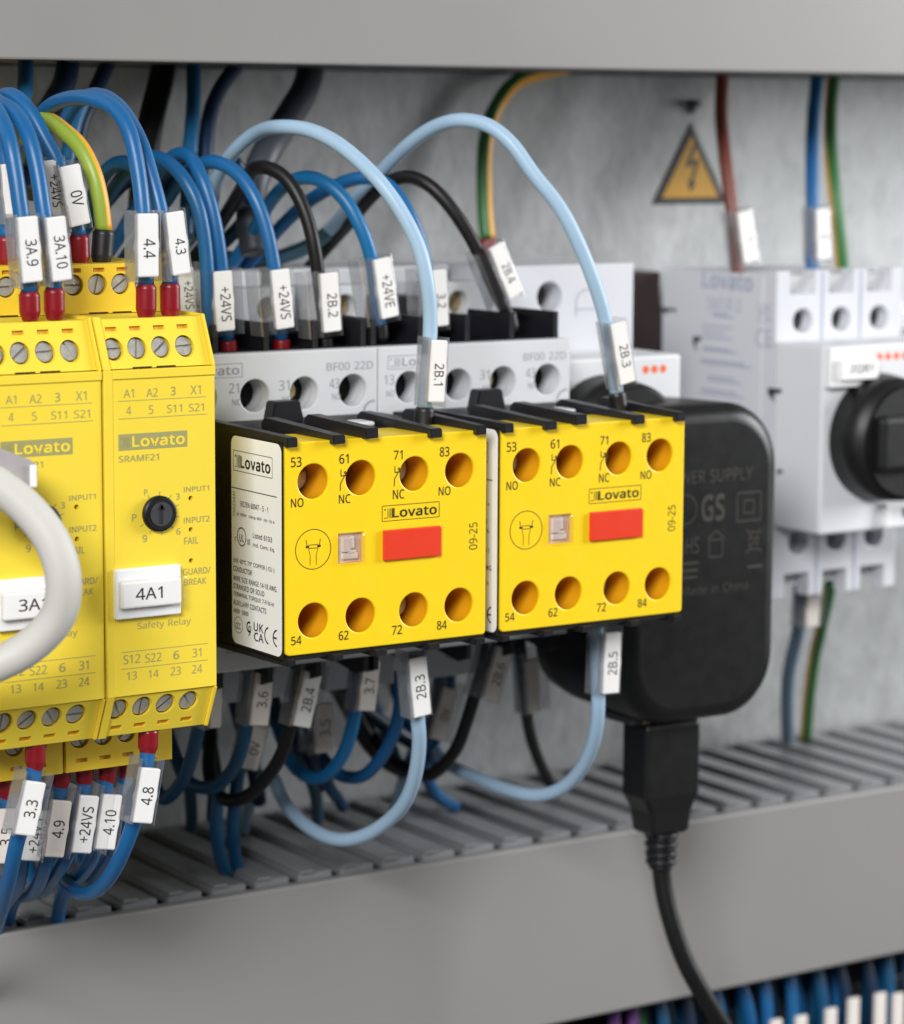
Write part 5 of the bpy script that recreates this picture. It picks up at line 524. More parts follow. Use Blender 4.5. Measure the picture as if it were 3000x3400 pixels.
# ------------------------------------------------------------------ safety relays
def make_relay(x0, tag, label, wires_left):
    dx = x0+40.0
    t = thing('safety_relay', (x0+10.5, 108, -50), label, 'safety relay', 'yellow safety relays side by side')
    L, R = x0, x0+21.0
    R_ = {}
    led = [(a+dx, b+dx, c, d) for s, a, b, c, d in RELAY if s == '@led']
    kn = [(a+dx, b+dx, c, d) for s, a, b, c, d in RELAY if s == '@knob'][0]; kx, kz = (kn[0]+kn[1])/2, (kn[2]+kn[3])/2
    holes = [('c', (a+b)/2, (c+d)/2, 0.43) for a, b, c, d in led]
    h = B()
    h.plate(L+1.75, R-0.12, -34.0, 19.35, 0.30, 1.6, holes)                   # recessed face
    h.box(L+0.1, L+1.75, 0.0, 1.6, -34.1, 20.9, 0.15, 1)                       # proud rib on the left
    h.box(L+1.75, R, 0.0, 1.7, 19.35, 20.9, 0.15, 1)                           # sill above the printing
    h.box(L+0.1, R, 1.65, 106, -33.9, 20.8)
    ktop, kbot = 3.8/8.3, 3.6/7.6
    def wing(xa, xb, y00):
        h.prism([(xa, 0.02, 20.92), (xa, 3.9, 29.5), (xa, 16.0, 29.5), (xa, 16, 20.92)], (xa, 0, 0), (xb, 0, 0), bev=0.12)
        h.prism([(xa, 0.02, -34.12), (xa, 3.6, -41.7), (xa, 14.0, -41.7), (xa, 14, -34.12)], (xa, 0, 0), (xb, 0, 0), bev=0.12)
    wing(L+0.1, L+1.5, 0); wing(R-0.55, R, 0)
    h.box(L+0.1, R, 22, 106, 20.8, 37.5); h.box(L+0.1, R, 22, 106, -48, -33.9)
    h.build('housing', 'yellow_relay', t)
    shT = lambda v: (v.x, v.y+max(0, (v.z-20.9))*ktop*0.95, v.z)
    shB = lambda v: (v.x, v.y+max(0, (-34.0-v.z))*kbot*0.95, v.z)
    angs = [0.0, 1.33, 0.62, 0.05, -1.1, 1.57, 0.7, -0.95]
    def terminal(up_, rear):
        if up_: zb, zt, zs, zl, f = 21.05, 29.1, 24.25, 27.45, shT
        else: zb, zt, zs, zl, f = -41.5, -34.15, -36.5, -40.0, shB
        ya = 0.75; xa, xb = L+1.55, R-0.6; m = 'yellow_relay'
        if rear:
            m = 'yellow_rear'; f = None
            if up_: zb, zt, zs, zl, ya = 29.15, 37.6, 34.1, 36.55, 17.0
            else: zb, zt, zs, zl, ya = -50.2, -41.75, -44.3, -48.3, 17.0
            xa, xb = L+0.3, R-0.1
        xs = [L+2.95+4.45*i for i in range(4)]
        b = B()
        ho = [('c', x, zs, 1.80) for x in xs]+[('r', x-0.75, x+1.4, zl-0.33, zl+0.36) for x in xs]
        b.plate(xa, xb, zb, zt, ya, ya+2.2, ho, 0.08, fn=f)
        b.box(xa+0.05, xb-0.05, ya+2.25, ya+(16 if not rear else 80), zb+0.05, zt-0.05, fn=f)
        o = b.build('terminal_block', m, t)
        for x in xs: sb = B(); sb.box(x-0.8, x+1.45, ya+0.55, ya+1.2, zl-0.38, zl+0.41, fn=f); sb.build('slot_insert', 'yellow_slot', o)
        if up_:
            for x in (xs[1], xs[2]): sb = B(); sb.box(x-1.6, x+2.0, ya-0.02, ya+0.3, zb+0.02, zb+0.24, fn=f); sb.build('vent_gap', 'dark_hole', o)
        for i, x in enumerate(xs):
            s = B(); screw(s, x-0.05, ya+0.45, zs, 1.62, angs[(i+(4 if not up_ else 0)+(0 if dx > -1 else 1)) % 8], fn=f); s.build('screw', 'zinc', o)
    for u_ in (True, False):
        for r_ in (False, True): terminal(u_, r_)
    # printing
    p = B(); O, u, v = front(0.26)
    for s, a, b, c, d in RELAY:
        a += dx; b += dx
        if s[0] != '@' and s not in ('4A1', 'Lovato'):
            p.text(s, O, u, v, a, b, c, d, 0.012 if s in ('SRAMF21', 'INPUT1', 'INPUT2', 'FAIL', 'GUARD/', 'BREAK', 'P', '3', '6', '9') else 0.0)
        elif s in ('@l1', '@l2', '@l3', '@l4'):
            zc = {'@l1': 15.75, '@l2': 12.8, '@l3': -26.53, '@l4': -29.4}[s]; p.line(O, u, v, (a, zc), (b, zc), 0.11)
    for k in range(9):
        an = math.radians(118-k*33); p.line(O, u, v, (kx+3.35*math.cos(an), kz+3.0*math.sin(an)), (kx+4.15*math.cos(an), kz+3.7*math.sin(an)), 0.13)
    la, lb, lc, ld = [(a+dx, b+dx, c, d) for s, a, b, c, d in RELAY if s == '@logo'][0]
    p.fan(O, u, v, [(la, lc), (lb, lc), (lb, ld), (la, ld)])
    p.build('printed_marking', 'ink_olive', t)
    q = B(); O2 = front(0.22)[0]
    q.text('Lovato', O2, u, v, la+2.45, lb-0.45, lc+0.45, ld-0.45, 0.03)
    for k in range(3): q.line(O2, u, v, (la+1.1+0.4*k, lc+0.55), (la+1.1+0.4*k, ld-0.6), 0.10, mi=1)
    q.line(O2, u, v, (la+0.4, lc+0.7), (la+1.0, lc+0.7), 0.12, mi=1); q.arc(O2, u, v, (la+0.6, ld-0.75), 0.1, 0.1, 0.16, n=12, mi=1)
    q.build('logo_letters', ['yellow_relay', 'ink_olive'], t)
    k = B(); k.cyl((kx, -0.25, kz), (0, -1, 0), 3.02, 1.3, 40, bev=0.35); o = k.build('rotary_knob', 'black_knob', t)
    k = B(); k.cyl((kx, -0.93, kz), (0, -1, 0), 2.05, 0.14, 36); k.build('knob_face', 'dark_grey', o)
    k = B(); k.box(kx-0.28, kx+0.28, -1.12, -0.96, kz-1.6, kz+1.5, 0.05, 1); k.prism([(kx-0.7, -1.12, kz+0.75), (kx+0.7, -1.12, kz+0.75), (kx, -1.12, kz+1.75)], (0, 0, 0), (0, 0.16, 0)); k.build('knob_pointer', 'ink_black', o)
    # device tag
    ma, mb, mc, md = [(a+dx, b+dx, c, d) for s, a, b, c, d in RELAY if s == '@mark'][0]
    ma -= 0.75; mb -= 0.6
    b = B(); b.box(ma, mb, -1.0, 0.28, mc+0.35, md, 0.25); o = b.build('tag_holder', 'white_part', t)
    b = B(); b.box(ma+0.35, mb-0.55, -2.3, -1.02, mc+2.3, mc+6.8, 0.35); b.build('tag_card', 'white_card', o)
    b = B(); b.box(ma+0.15, mb+0.35, -2.75, -1.05, mc+2.0, mc+7.1, 0.4); b.build('clear_cover', 'clear_sleeve', o)
    b = B(); b.text(tag, front(-2.34)[0], u, v, ma+2.95, ma+7.95, mc+3.65, mc+5.65, 0.006); b.build('tag_text', 'ink_black', o)
    return t
make_relay(-40.0, '4A1', 'yellow safety relay tagged 4A1 with black rotary knob fully visible', True)
make_relay(-61.2, '3A1', 'yellow safety relay tagged 3A1 partly hidden behind the grey looping cable', True)

# ------------------------------------------------------------------ contactors
def make_contactor():
    t = thing('contactor', (13.5, 106, -41), 'light grey contactor beside the yellow relays behind the left yellow block', 'contactor', 'grey contactors')
    L, R = -9.0+0.15, 36.0-0.15
    zs = 11.35; xs = [-9+7.0, 9.15, 19.75, 30.4]
    b = B()
    b.plate(L, R, -40.2, 19.3, 37, 40, [('c', x, zs, 3.05) for x in xs]+[('c', x, -32.5, 3.05) for x in xs], 0.25)
    b.box(L, R, 50, 88, -40, 19)
    b.box(L, R, 40.02, 50, 16.2, 19.2).box(L, R, 40.02, 50, -40, -37.6).box(L, L+1.4, 40.02, 50, -37.5, 16.1).box(R-1.4, R, 40.02, 50, -37.5, 16.1)
    b.box(L+2, R-2, 40.02, 50, -27, 6.5)
    b.box(L+1, R-1, 88.02, 112, -30, 12, 0.4)
    o = b.build('housing', 'contactor_grey', t)
    for x in xs:
        for z in (zs, -32.5):
            c = B()                                                        # the tube behind each hole
            for i in range(40):
                a0, a1 = i*math.tau/40, (i+1)*math.tau/40
                f = c.bm.faces.new([c.bm.verts.new((x+3.06*math.cos(a), y, z+3.06*math.sin(a))) for a, y in ((a0, 39.9), (a1, 39.9), (a1, 43.2), (a0, 43.2))]); f.smooth = True
            bmesh.ops.remove_doubles(c.bm, verts=c.bm.verts[:], dist=0.001)
            w = c.build('screw_well', 'contactor_grey', t)
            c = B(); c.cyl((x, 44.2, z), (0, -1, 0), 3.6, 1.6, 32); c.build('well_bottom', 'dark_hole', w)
    for i, x in ((2, xs[2]),):
        c = B(); screw(c, x-0.6, 42.4, zs, 1.9, 0.6*i); c.build('screw', 'brass_zinc', t)
    # black wire guards above and below the face
    g = B()
    for x in (-9+1.2, -9+11.9, -9+22.7, -9+33.3, -9+43.9):
        g.box(x-0.55, x+0.55, 40.5, 56, 19.02, 24.5, 0.15, 1)
    g.box(L+0.3, R-0.3, 52, 58, 19.02, 23.4, 0.2, 1)
    g.box(L+0.3, R-0.3, 41, 52, 19.02, 19.3)
    g.build('wire_guard', 'black_plastic', t)
    g = B()
    for x in (-9+1.2, -9+11.9, -9+22.7, -9+33.3, -9+43.9):
        g.prism([(x-0.55, 39.5, -40.1), (x-0.55, 39.5, -43.6), (x-0.55, 42.5, -44.6), (x-0.55, 56, -42.5), (x-0.55, 56, -40.1)], (0, 0, 0), (1.1, 0, 0))
    g.box(L+0.3, R-0.3, 51, 57, -42.2, -40.12)
    g.build('wire_guard', 'black_plastic', t)
    # coil terminals at the back
    for xa, xb, xsr in ((-9+2.9, -9+16.2, -9+11.4), (-9+30.6, -9+44.6, -9+38.6)):
        b = B(); b.plate(xa, xb, 17, 29.2, 68, 76, [('c', xsr, 24.9, 2.45)], 0.3); b.box(xa+0.1, xb-0.1, 76.02, 95, 17.1, 29.0); o = b.build('coil_terminal', 'contactor_grey', t)
        b = B(); screw(b, xsr, 70.5, 24.9, 2.2, 0.8, 0.6); b.build('screw', 'brass_zinc', o)
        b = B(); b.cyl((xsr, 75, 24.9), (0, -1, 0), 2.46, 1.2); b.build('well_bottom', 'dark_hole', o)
    b = B(); b.box(-9+16.6, -9+30.2, 70, 92, 17, 26.5, 0.2).box(L, -9+2.6, 72, 92, 17, 24); b.build('coil_cover', 'black_plastic', t)
    b = B(); b.box(L+2, R-2, 78, 100, 19.1, 32.2, 0.8, 2, only=None); b.build('rear_housing', 'contactor_grey', t)
    # lower rear terminals
    b = B(); b.plate(L+3, R-3, -52, -40.3, 62, 70, [('c', x, -46, 2.3) for x in (3, 25)], 0.3); b.build('lower_terminal', 'contactor_grey', t)
    # printing
    p = B(); O, u, v = front(36.96)
    p.text('21', O, u, v, 3.7, 5.8, 12.05, 13.95); p.text('31', O, u, v, 14.3, 16.5, 12.05, 13.95); p.text('43', O, u, v, 25.2, 27.4, 11.95, 13.8)
    p.text('13', O, u, v, -7.6, -5.4, 12.05, 13.95); p.text('BF00 22D', O, u, v, 24.6, 34.8, 15.3, 16.8)
    for s, xa in (('NO', -7.2), ('NC', 4.4), ('NC', 15), ('NO', 25.8)): p.text(s, O, u, v, xa, xa+1.8, 9.75, 10.95)
    p.frame(O, u, v, -6.8, 6.5, 15.0, 17.5, 0.13); p.text('Lovato', O, u, v, -3.6, 5.9, 15.45, 17.1, 0.02)
    for k in range(3): p.line(O, u, v, (-5.2+0.5*k, 15.4), (-5.2+0.5*k, 17.1), 0.18)
    p.line(O, u, v, (-6.3, 15.5), (-5.5, 15.5), 0.15); p.arc(O, u, v, (-6.1, 16.9), 0.1, 0.1, 0.16, n=12)
    p.build('printed_marking', 'ink_grey', t); p = B()
    for s, xa in (('14', -7.0), ('22', 2.7), ('32', 13.5), ('44', 24.5)): p.text(s, O, u, v, xa, xa+2.3, -36.6, -35.3)
    p.build('printed_marking', 'ink_grey', t)
    b = B(); b.arc(front(36.95)[0], X, ZV, (35.2, 7.2), 2.4, 2.0, 0.35, math.radians(90), math.radians(180), 14); b.line(front(36.95)[0], X, ZV, (32.8, 7.2), (32.8, 4.6), 0.35); b.build('latch_groove', 'ink_grey', t)
    return t
con = make_contactor()
con2 = copy_tree(con, None, 45.0); con2['label'] = 'light grey contactor behind the right yellow block, with the tilted 2B.4 wire'

# ------------------------------------------------------------------ auxiliary contact blocks
def make_aux():
    t = thing('contact_block', (15, 36.8, -31.4), 'left yellow and black contact block showing its white printed side sticker', 'contact block', 'yellow auxiliary contact blocks')
    hx = (0.0, 9.66, 20.78, 30.39); hz = (0.0, -24.46)
    b = B()
    outer = [(-5.55+1.2*0, -29.9)] if False else None
    b.plate(-5.5, 36.15, -30.35, 7.0, 0.0, 11.9, [('c', x, z, 3.08) for x in hx for z in hz]+[('r', 5.1, 10.1, -14.95, -9.65)], 0.22, 0.5)
    cap = b.build('front_plate', 'yellow_face', t)
    k = B(); k.plate(-5.45, 36.1, -30.3, 6.95, 11.91, 12.4, []); k.build('plate_back', 'yellow_face', t)
    b = B()
    b.box(-6.0, -5.53, 0.55, 36.6, -31.2, 6.9, 0.12, 1)
    b.box(-5.5, 36.2, 12.45, 36.6, -31.2, 6.9)
    b.box(-5.5, 36.2, 0.5, 12.4, -31.3, -30.4)
    body = b.build('body', 'black_side', t)
    def rib(xa, xb, z0, z1, zback, yb, y0=-1.5):
        r = B(); k_ = (zback-z1)/(yb-y0)
        r.prism([(xa, y0, z0), (xa, y0, z1-0.25), (xa, y0+0.25, z1), (xa, yb-1.2, zback), (xa, yb, zback-0.8), (xa, yb, 6.6), (xa, 0.3, 7.02), (xa, -0.05, 7.02), (xa, -0.05, z0)], (0, 0, 0), (xb-xa, 0, 0), bev=0.13)
        r.build('rib', 'black_plastic', t)
    rib(-6.02, -3.95, 6.35, 8.05, 8.5, 29); rib(3.15, 5.6, 6.4, 7.95, 8.9, 24); rib(9.75, 12.35, 7.0, 8.85, 9.5, 20)
    rib(23.3, 25.65, 6.35, 8.0, 9.0, 24); rib(33.1, 35.15, 6.35, 8.05, 9.0, 24)
    for xa, xb in ((-6.0, -4.4), (3.2, 5.3), (11.9, 14.3), (23.0, 25.4), (33.2, 35.2)):
        r = B(); r.prism([(xa, -1.4, -30.75), (xa, -1.4, -31.6), (xa, -0.9, -31.95), (xa, 30, -32.6), (xa, 30, -31.25), (xa, 0.4, -31.35), (xa, 0.4, -30.75)], (0, 0, 0), (xb-xa, 0, 0), bev=0.12); r.build('rib', 'black_plastic', t)
    b = B(); b.prism([(8.1, 29, 6.8), (9.0, 29, 10.9), (14.2, 29, 10.9), (15.2, 29, 6.8)], (0, 0, 0), (0, 3.5, 0), bev=0.25); b.build('release_tab', 'black_plastic', t)
    b = B(); b.box(19, 22.5, 16, 21, 6.9, 7.8, 0.4); b.build('wire_clamp', 'white_part', t)
    for i, (x, z) in enumerate([(x, z) for z in hz for x in hx]):
        if i in (0, 2, 6, 1):
            s = B(); screw(s, x-(0.15 if i != 1 else 1.0), 6.6, z+(0.1 if i != 1 else 0.8), 2.75 if i != 1 else 2.0, 0.5+i*0.7, 0.5); s.build('screw', 'zinc', t)
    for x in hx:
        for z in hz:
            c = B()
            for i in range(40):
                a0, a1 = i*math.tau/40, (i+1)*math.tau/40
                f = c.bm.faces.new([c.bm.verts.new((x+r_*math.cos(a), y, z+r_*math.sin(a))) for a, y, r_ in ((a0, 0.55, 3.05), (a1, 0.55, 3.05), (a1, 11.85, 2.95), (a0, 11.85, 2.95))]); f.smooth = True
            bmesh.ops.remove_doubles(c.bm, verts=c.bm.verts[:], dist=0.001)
            w = c.build('well_shade_liner', 'shaded_amber', t)  # added liner, its darker amber paints the shade inside the hole
    # red button and clear window
    b = B(); b.box(14.05, 26.1, -0.75, 0.02, -15.05, -9.6, 0.22); b.build('red_button', 'red_button', t)
    b = B(); b.box(5.12, 10.08, 0.9, 2.0, -14.93, -9.67); b.build('indicator_bed', 'indicator', t)
    b = B(); b.box(6.1, 7.7, 0.1, 0.88, -13.0, -10.4, 0.2).box(7.9, 8.6, 0.4, 0.88, -12.4, -10.3, 0.1).box(6.0, 9.3, 0.3, 0.88, -14.3, -13.2, 0.2).box(7.2, 8.8, 0.15, 0.6, -13.3, -12.7, 0.2); b.build('indicator_flag', 'white_part', t)
    b = B(); b.box(5.0, 10.2, -0.75, 0.85, -15.05, -9.55, 0.5, 3).box(5.7, 9.4, -0.35, -0.30, -14.5, -10.1); b.build('clear_window', 'clear_window', t)
    # printing on the face
    p = B(); O, u, v = front(-0.03)
    for s, a, b_, c, d in PLATE:
        if s[0] != '@': p.text(s, O, u, v, a, b_, c, d, 0.010)
        elif s == '@sym':
            x = a; w = 0.17
            p.line(O, u, v, (x+0.35, d), (x+0.35, d-1.15), w); p.line(O, u, v, (x+0.30, d-1.15), (x+1.5, d-1.05), w)
            p.line(O, u, v, (x+1.35, d-0.75), (x+0.25, c+1.3), w); p.line(O, u, v, (x+0.27, c+1.3), (x+0.2, c), w)
            p.arc(O, u, v, (x+1.2, d-0.55), 0.16, 0.16, 0.16, n=12)
        elif s == '@logo':
            p.frame(O, u, v, a, b_, c, d, 0.12)
            p.text('Lovato', O, u, v, a+2.2, b_-0.5, c+0.5, d-0.5, 0.022)
            for k in range(3): p.line(O, u, v, (a+1.2+0.42*k, c+0.5), (a+1.2+0.42*k, d-0.5), 0.13+0.04*k)
            p.line(O, u, v, (a+0.4, c+0.55), (a+1.0, c+0.55), 0.13); p.arc(O, u, v, (a+0.6, d-0.7), 0.1, 0.1, 0.14, n=12)
        elif s == '@circ':
            cx, cz = (a+b_)/2, (c+d)/2; p.arc(O, u, v, (cx, cz), 3.55, 3.5, 0.13, n=64)
            p.line(O, u, v, (cx-1.45, cz+1.75), (cx-1.25, cz+0.75), 0.12); p.line(O, u, v, (cx+1.45, cz+1.75), (cx+1.25, cz+0.75), 0.12)
            p.frame(O, u, v, cx-0.9, cx+0.9, cz+0.2, cz+0.78, 0.12); p.line(O, u, v, (cx-1.5, cz+0.5), (cx-0.9, cz+0.5), 0.42); p.line(O, u, v, (cx+0.9, cz+0.5), (cx+1.5, cz+0.5), 0.42)
            for sg in (-1, 1):
                p.line(O, u, v, (cx+sg*0.95, cz+0.15), (cx+sg*0.62, cz-1.0), 0.10); p.line(O, u, v, (cx+sg*0.62, cz-1.0), (cx+sg*0.62, cz-2.8), 0.10)
        elif s == '@date':
            p.text('09-25', O, ZV, -X, c, d, -b_+0.05, -a-0.15)
    p.build('printed_marking', 'ink_brown', t)
    # side sticker
    O = Vector((-6.03, 0, 0)); u, v = Vector((0, -1, 0)), ZV
    b = B(); b.fan(O, u, v, rrect(-18.5, -0.55, -31.0 if False else -30.6, 6.7, 1.6)); st = b.build('sticker', 'sticker_white', t)
    O = Vector((-6.06, 0, 0)); p = B()
    for s, yl, yr, zb, zt in STICK:
        a, b_ = -yl, -yr
        if s[0] != '@': p.text(s, O, u, v, a, b_, zb, zt+(0 if s in ('Lovato', 'UK', 'CA', 'UL') else 0.12), 0.028 if s == 'Lovato' else 0.02)
        elif s == '@c': p.arc(O, u, v, (b_-0.1, (zb+zt)/2), 1.55, 1.45, 0.33, math.radians(100), math.radians(260), 20)
        elif s == '@e':
            p.arc(O, u, v, (b_-0.1, (zb+zt)/2), 1.55, 1.45, 0.33, math.radians(100), math.radians(260), 20); p.line(O, u, v, (b_-1.6, (zb+zt)/2), (b_-0.4, (zb+zt)/2), 0.33)
        elif s == '@ccc': p.arc(O, u, v, ((a+b_)/2, (zb+zt)/2), 1.5, 1.45, 0.09)
        elif s == '@ul': p.arc(O, u, v, ((a+b_)/2, (zb+zt)/2), 1.55, 1.6, 0.22)
        elif s == '@es':
            p.arc(O, u, v, ((a+b_)/2+0.1, (zb+zt)/2+0.3), 0.8, 0.85, 0.35, math.radians(60), math.radians(300), 16); p.arc(O, u, v, ((a+b_)/2+0.35, (zb+zt)/2), 0.4, 0.45, 0.25, n=20); p.line(O, u, v, ((a+b_)/2-0.1, zb-0.1), ((a+b_)/2+0.7, zb+0.8), 0.25)
        elif s == '@box':
            p.frame(O, u, v, a, b_, zb, zt, 0.12)
            for k in range(3): p.line(O, u, v, (a+1.35+0.42*k, zb+0.6), (a+1.35+0.42*k, zt-0.7), 0.14+0.06*k)
            p.line(O, u, v, (a+0.5, zb+0.75), (a+1.1, zb+0.75), 0.13); p.arc(O, u, v, (a+0.85, zt-0.95), 0.12, 0.12, 0.18, n=12)
        elif s == '@line': p.line(O, u, v, (a, -2.62), (b_, -2.62), 0.17)
        elif s == '@serial': p.text('75022431', O, ZV, -u, zb, zt, -b_+0.05, -a-0.3)
    p.build('sticker_print', 'ink_black', st)
    return t
mat('indicator', (0.80, 0.70, 0.66), 0.4, var=0.1, vscale=900)
aux = make_aux()
aux2 = copy_tree(aux, None, 45.0); aux2['label'] = 'right yellow and black contact block in front of the black adapter'

# ------------------------------------------------------------------ motor protection switches
def make_switch(x0, label, big):
    t = thing('motor_switch', (x0+18, 106, -44), label, 'motor switch', 'grey motor protection switches')
    L, R = x0, x0+37.0
    zt, zh, hr, xs = (29.5, 18.3, 2.7, [x0+7.7, x0+18.9, x0+30.2]) if big else (32.3, 25.7, 3.1, [x0+14.5])
    b = B()
    ho = [('c', x, zh, hr) for x in xs]+([('r', x-4.2, x+3.9, zh+5.4, zh+10.0) for x in xs] if big else [])
    def notched(za, zb, zn, up_):
        pts = []
        for x in xs: pts += [(x-4.1, zn), (x+3.7, zn)]
        if up_:
            o_ = [(L+.3, za), (R-.3, za), (R-.3, zb)]
            for x in reversed(xs): o_ += [(x+3.7, zb), (x+3.6, zn), (x-4.0, zn), (x-4.1, zb)]
            return o_+[(L+.3, zb)]
        o_ = [(L+.3, za)]
        for x in xs: o_ += [(x-4.1, za), (x-4.0, zn), (x+3.6, zn), (x+3.7, za)]
        return o_+[(R-.3, za), (R-.3, zb), (L+.3, zb)]
    if big: b.plate(0, 0, 0, 0, 64, 68.5, [h for h in ho if h[0] == 'c'], 0.3, outer=notched(13.7, zt-.3, zh+5.6, True))
    else: b.plate(L, R-0.6, 13.4, zt, 64, 70, ho, 0.3)
    lo = [('c', x, -31.6, 2.7) for x in xs]+[('r', x-4.1, x+3.8, -42.6, -38.2) for x in xs] if big else []
    if big: b.plate(0, 0, 0, 0, 64, 68.5, [h for h in lo if h[0] == 'c'], 0.3, outer=notched(-43.7, -28.5, -38.4, False))
    else: b.plate(L, R, -44, -28.2, 64, 70, lo, 0.3)
    b.box(L, R, 70.02 if not big else 68.55, 105.5, -43.8 if not big else -41.5, zt-(0.2 if not big else 1.2), 0.3, 1)
    b.box(L, R, 64.05, 68.5 if big else 70, -28.1, 13.3)
    if big:
        for i in (1, 2):
            xg = (xs[i-1]+xs[i])/2
    b.build('housing', 'switch_grey', t)
    f = B(); f.box(L, R, 47.8, 64.0, -27.4, 14.0, 0.7); fr = f.build('front_cover', 'switch_front', t)
    if big:
        for x in xs:
            w = B(); w.prism([(x-3.9, 67.6, zh+5.6), (x-3.9, 65.4, zh+10.0), (x-3.9, 68.5, zh+10.0), (x-3.9, 68.5, zh+5.6)], (0, 0, 0), (7.4, 0, 0)); w.build('wire_funnel', 'switch_front', t)
    for x in xs:
        d = B(); d.cyl((x, 70.5 if not big else 68.0, zh), (0, -1, 0), hr-0.01, 1.0); d.build('well_bottom', 'dark_grey', t)
        if big: d = B(); d.cyl((x, 68.0, -31.6), (0, -1, 0), 2.69, 0.9); d.build('well_bottom', 'ink_grey', t)
    if big:
        for i in (0, 1):
            xg = (xs[i]+xs[i+1])/2
            for za, zb in ((13.6, 29.3), (-43.8, -28.4)): d = B(); d.box(xg-0.3, xg+0.3, 63.9, 64.3, za, zb); d.build('pole_gap', 'ink_pale', t)
    kx, kz = (x0+16.2, -6.6) if big else (x0+17.0, -3.6)
    k = B(); k.cyl((kx, 42.6, kz), (0, -1, 0), 14.2, 10.2, 64, r2=13.0, bev=1.0)
    kn = k.build('rotary_knob', 'black_knob', t)
    k = B(); k.box(kx-10.4, kx+10.4, 34.6, 37.7, kz-6.2, kz+6.2, 1.5, 4); k.build('knob_grip', 'black_knob', kn)
    if not big:
        k = B(); k.cyl((kx-2, 35.9, kz+7.6), (0, -1, 0), 0.9, 0.3, 20); k.build('knob_mark', 'white_part', kn)
    d = B(); O, u, v = front(47.75)
    for j in range(5 if big else 3):
        xx = (x0+16.2+2.45*j) if big else x0+27.7+2.25*j
        d.fan(O, u, v, [(xx+0.85*math.cos(a*math.tau/20), 11.1+0.85*math.sin(a*math.tau/20)) for a in range(20)])
    d.build('orange_dots', 'orange_dot', fr)
    if big:
        b = B(); b.box(L+0.5, L+13.0, 46.2, 47.78, 5.0, 13.9, 0.3); o = b.build('tag_holder', 'white_part', t)
        b = B(); b.box(L+3.0, L+13.6, 45.0, 46.18, 6.6, 11.2, 0.3); b.build('tag_card', 'white_card', o)
        b = B(); b.text('2QB1', front(44.95)[0], u, v, L+5.3, L+11.8, 7.9, 10.0, 0.01); b.build('tag_text', 'ink_black', o)
        b = B(); b.box(L+17.5, L+36, 46.0, 47.78, -27, -21.6, 0.5); o = b.build('test_button_cover', 'white_part', t)
        b = B(); b.prism([(L+22.5, 45.9, -22.6), (L+24.1, 45.9, -22.8), (L+23.6, 45.9, -25.0), (L+22.8, 45.9, -24.6)], (0, 0, 0), (0, 0.09, 0)); b.build('test_slot', 'dark_grey', o)
        # printing and moulded slots on the left side
        p = B(); O = Vector((L-0.04, 0, 0)); u2, v2 = Vector((0, -1, 0)), ZV
        for s, yl, yr, zb, zt_ in MSIDE:
            if s == '@p':
                n = max(2, int((zt_-zb)/1.2)); 
                for q in range(n): p.line(O, u2, v2, (-yl, zb+(q+0.5)*(zt_-zb)/n), (-yr-(2.5 if q % 2 else 0), zb+(q+0.5)*(zt_-zb)/n), 0.42)
            else: p.text(s, O, u2, v2, -yl, -yr, zb, zt_, 0.03 if s == 'Lovato' else 0.0)
        p.build('printed_marking', 'ink_pale', t)
        for yl, yr, zb, zt_ in ((93.5, 90.5, 9.6, 13.3), (66.3, 61.5, 0.4, 3.6), (106, 100, 17.6, 19.2), (62.6, 60.6, -16, -14.3)):
            p = B(); p.fan(O, u2, v2, [(-yl, zt_), (-yl, zb+(zt_-zb)*0.55), (-(yl+yr)/2, zb), (-(yl+yr)/2-0.3, zb+(zt_-zb)*0.6), (-yr, zt_-0.8), (-yr, zt_)]); p.build('moulded_slot', 'dark_grey', t)
    else:
        p = B(); O = front(63.95)[0]
        p.arc(O, X, ZV, (x0+24.4, 24.4), 3.0, 2.6, 0.35, 0, math.pi, 20); p.line(O, X, ZV, (x0+21.4, 24.4), (x0+21.4, 21.5), 0.35); p.line(O, X, ZV, (x0+21.4, 22.8), (x0+27, 22.8), 0.3)
        p.build('moulded_emblem', 'ink_pale', t)
    return t
make_switch(156.0, 'light grey motor switch with large black rotary knob at the right edge', True)
make_switch(80.2, 'light grey motor switch half hidden behind the right yellow block', False)
t = B().box(122, 155.2, 105, 114, -25, 27.5, 0.5).build('gap_filler', 'brown_dark', None, (140, 114, -25))  # invented block, dark brown to fill the dark gap beside the switch
t['label'] = 'dark brown block added to fill the dark gap between the two grey motor switches'; t['category'] = 'filler block'

# ------------------------------------------------------------------ power adapter and its cable
t = thing('power_adapter', (106, 64, -58), 'black rounded plug in power adapter with faint grey printing', 'power adapter')
b = B()
XA, XB, ZA, ZB = 86.3, 125.7, -59.2, 5.7
layers = [(24.6, 3.6), (24.9, 2.3), (25.6, 1.2), (26.8, 0.4), (28.6, 0.0), (52.0, 0.6), (58.0, 1.5), (60.0, 3.0)]
loops = []
for y, ins in layers:
    loops.append([b.bm.verts.new((x, y, z)) for x, z in rrect(XA+ins, XB-ins, ZA+ins, ZB-ins, max(2, 12.5-ins*0.6), 14)])
b.bm.faces.new(loops[0][::-1]); b.bm.faces.new(loops[-1])
for a, c in zip(loops, loops[1:]):
    n = len(a)
    for i in range(n):
        f = b.bm.faces.new([a[i], a[(i+1) % n], c[(i+1) % n], c[i]]); f.smooth = True
bmesh.ops.recalc_face_normals(b.bm, faces=b.bm.faces[:])
b.build('body', 'black_adapter', t)
b = B(); b.box(97, 114, 60.02, 106, -45, -8, 1.5); b.build('plug_socket', 'dark_grey', t)
p = B(); O, u, v = front(24.55)
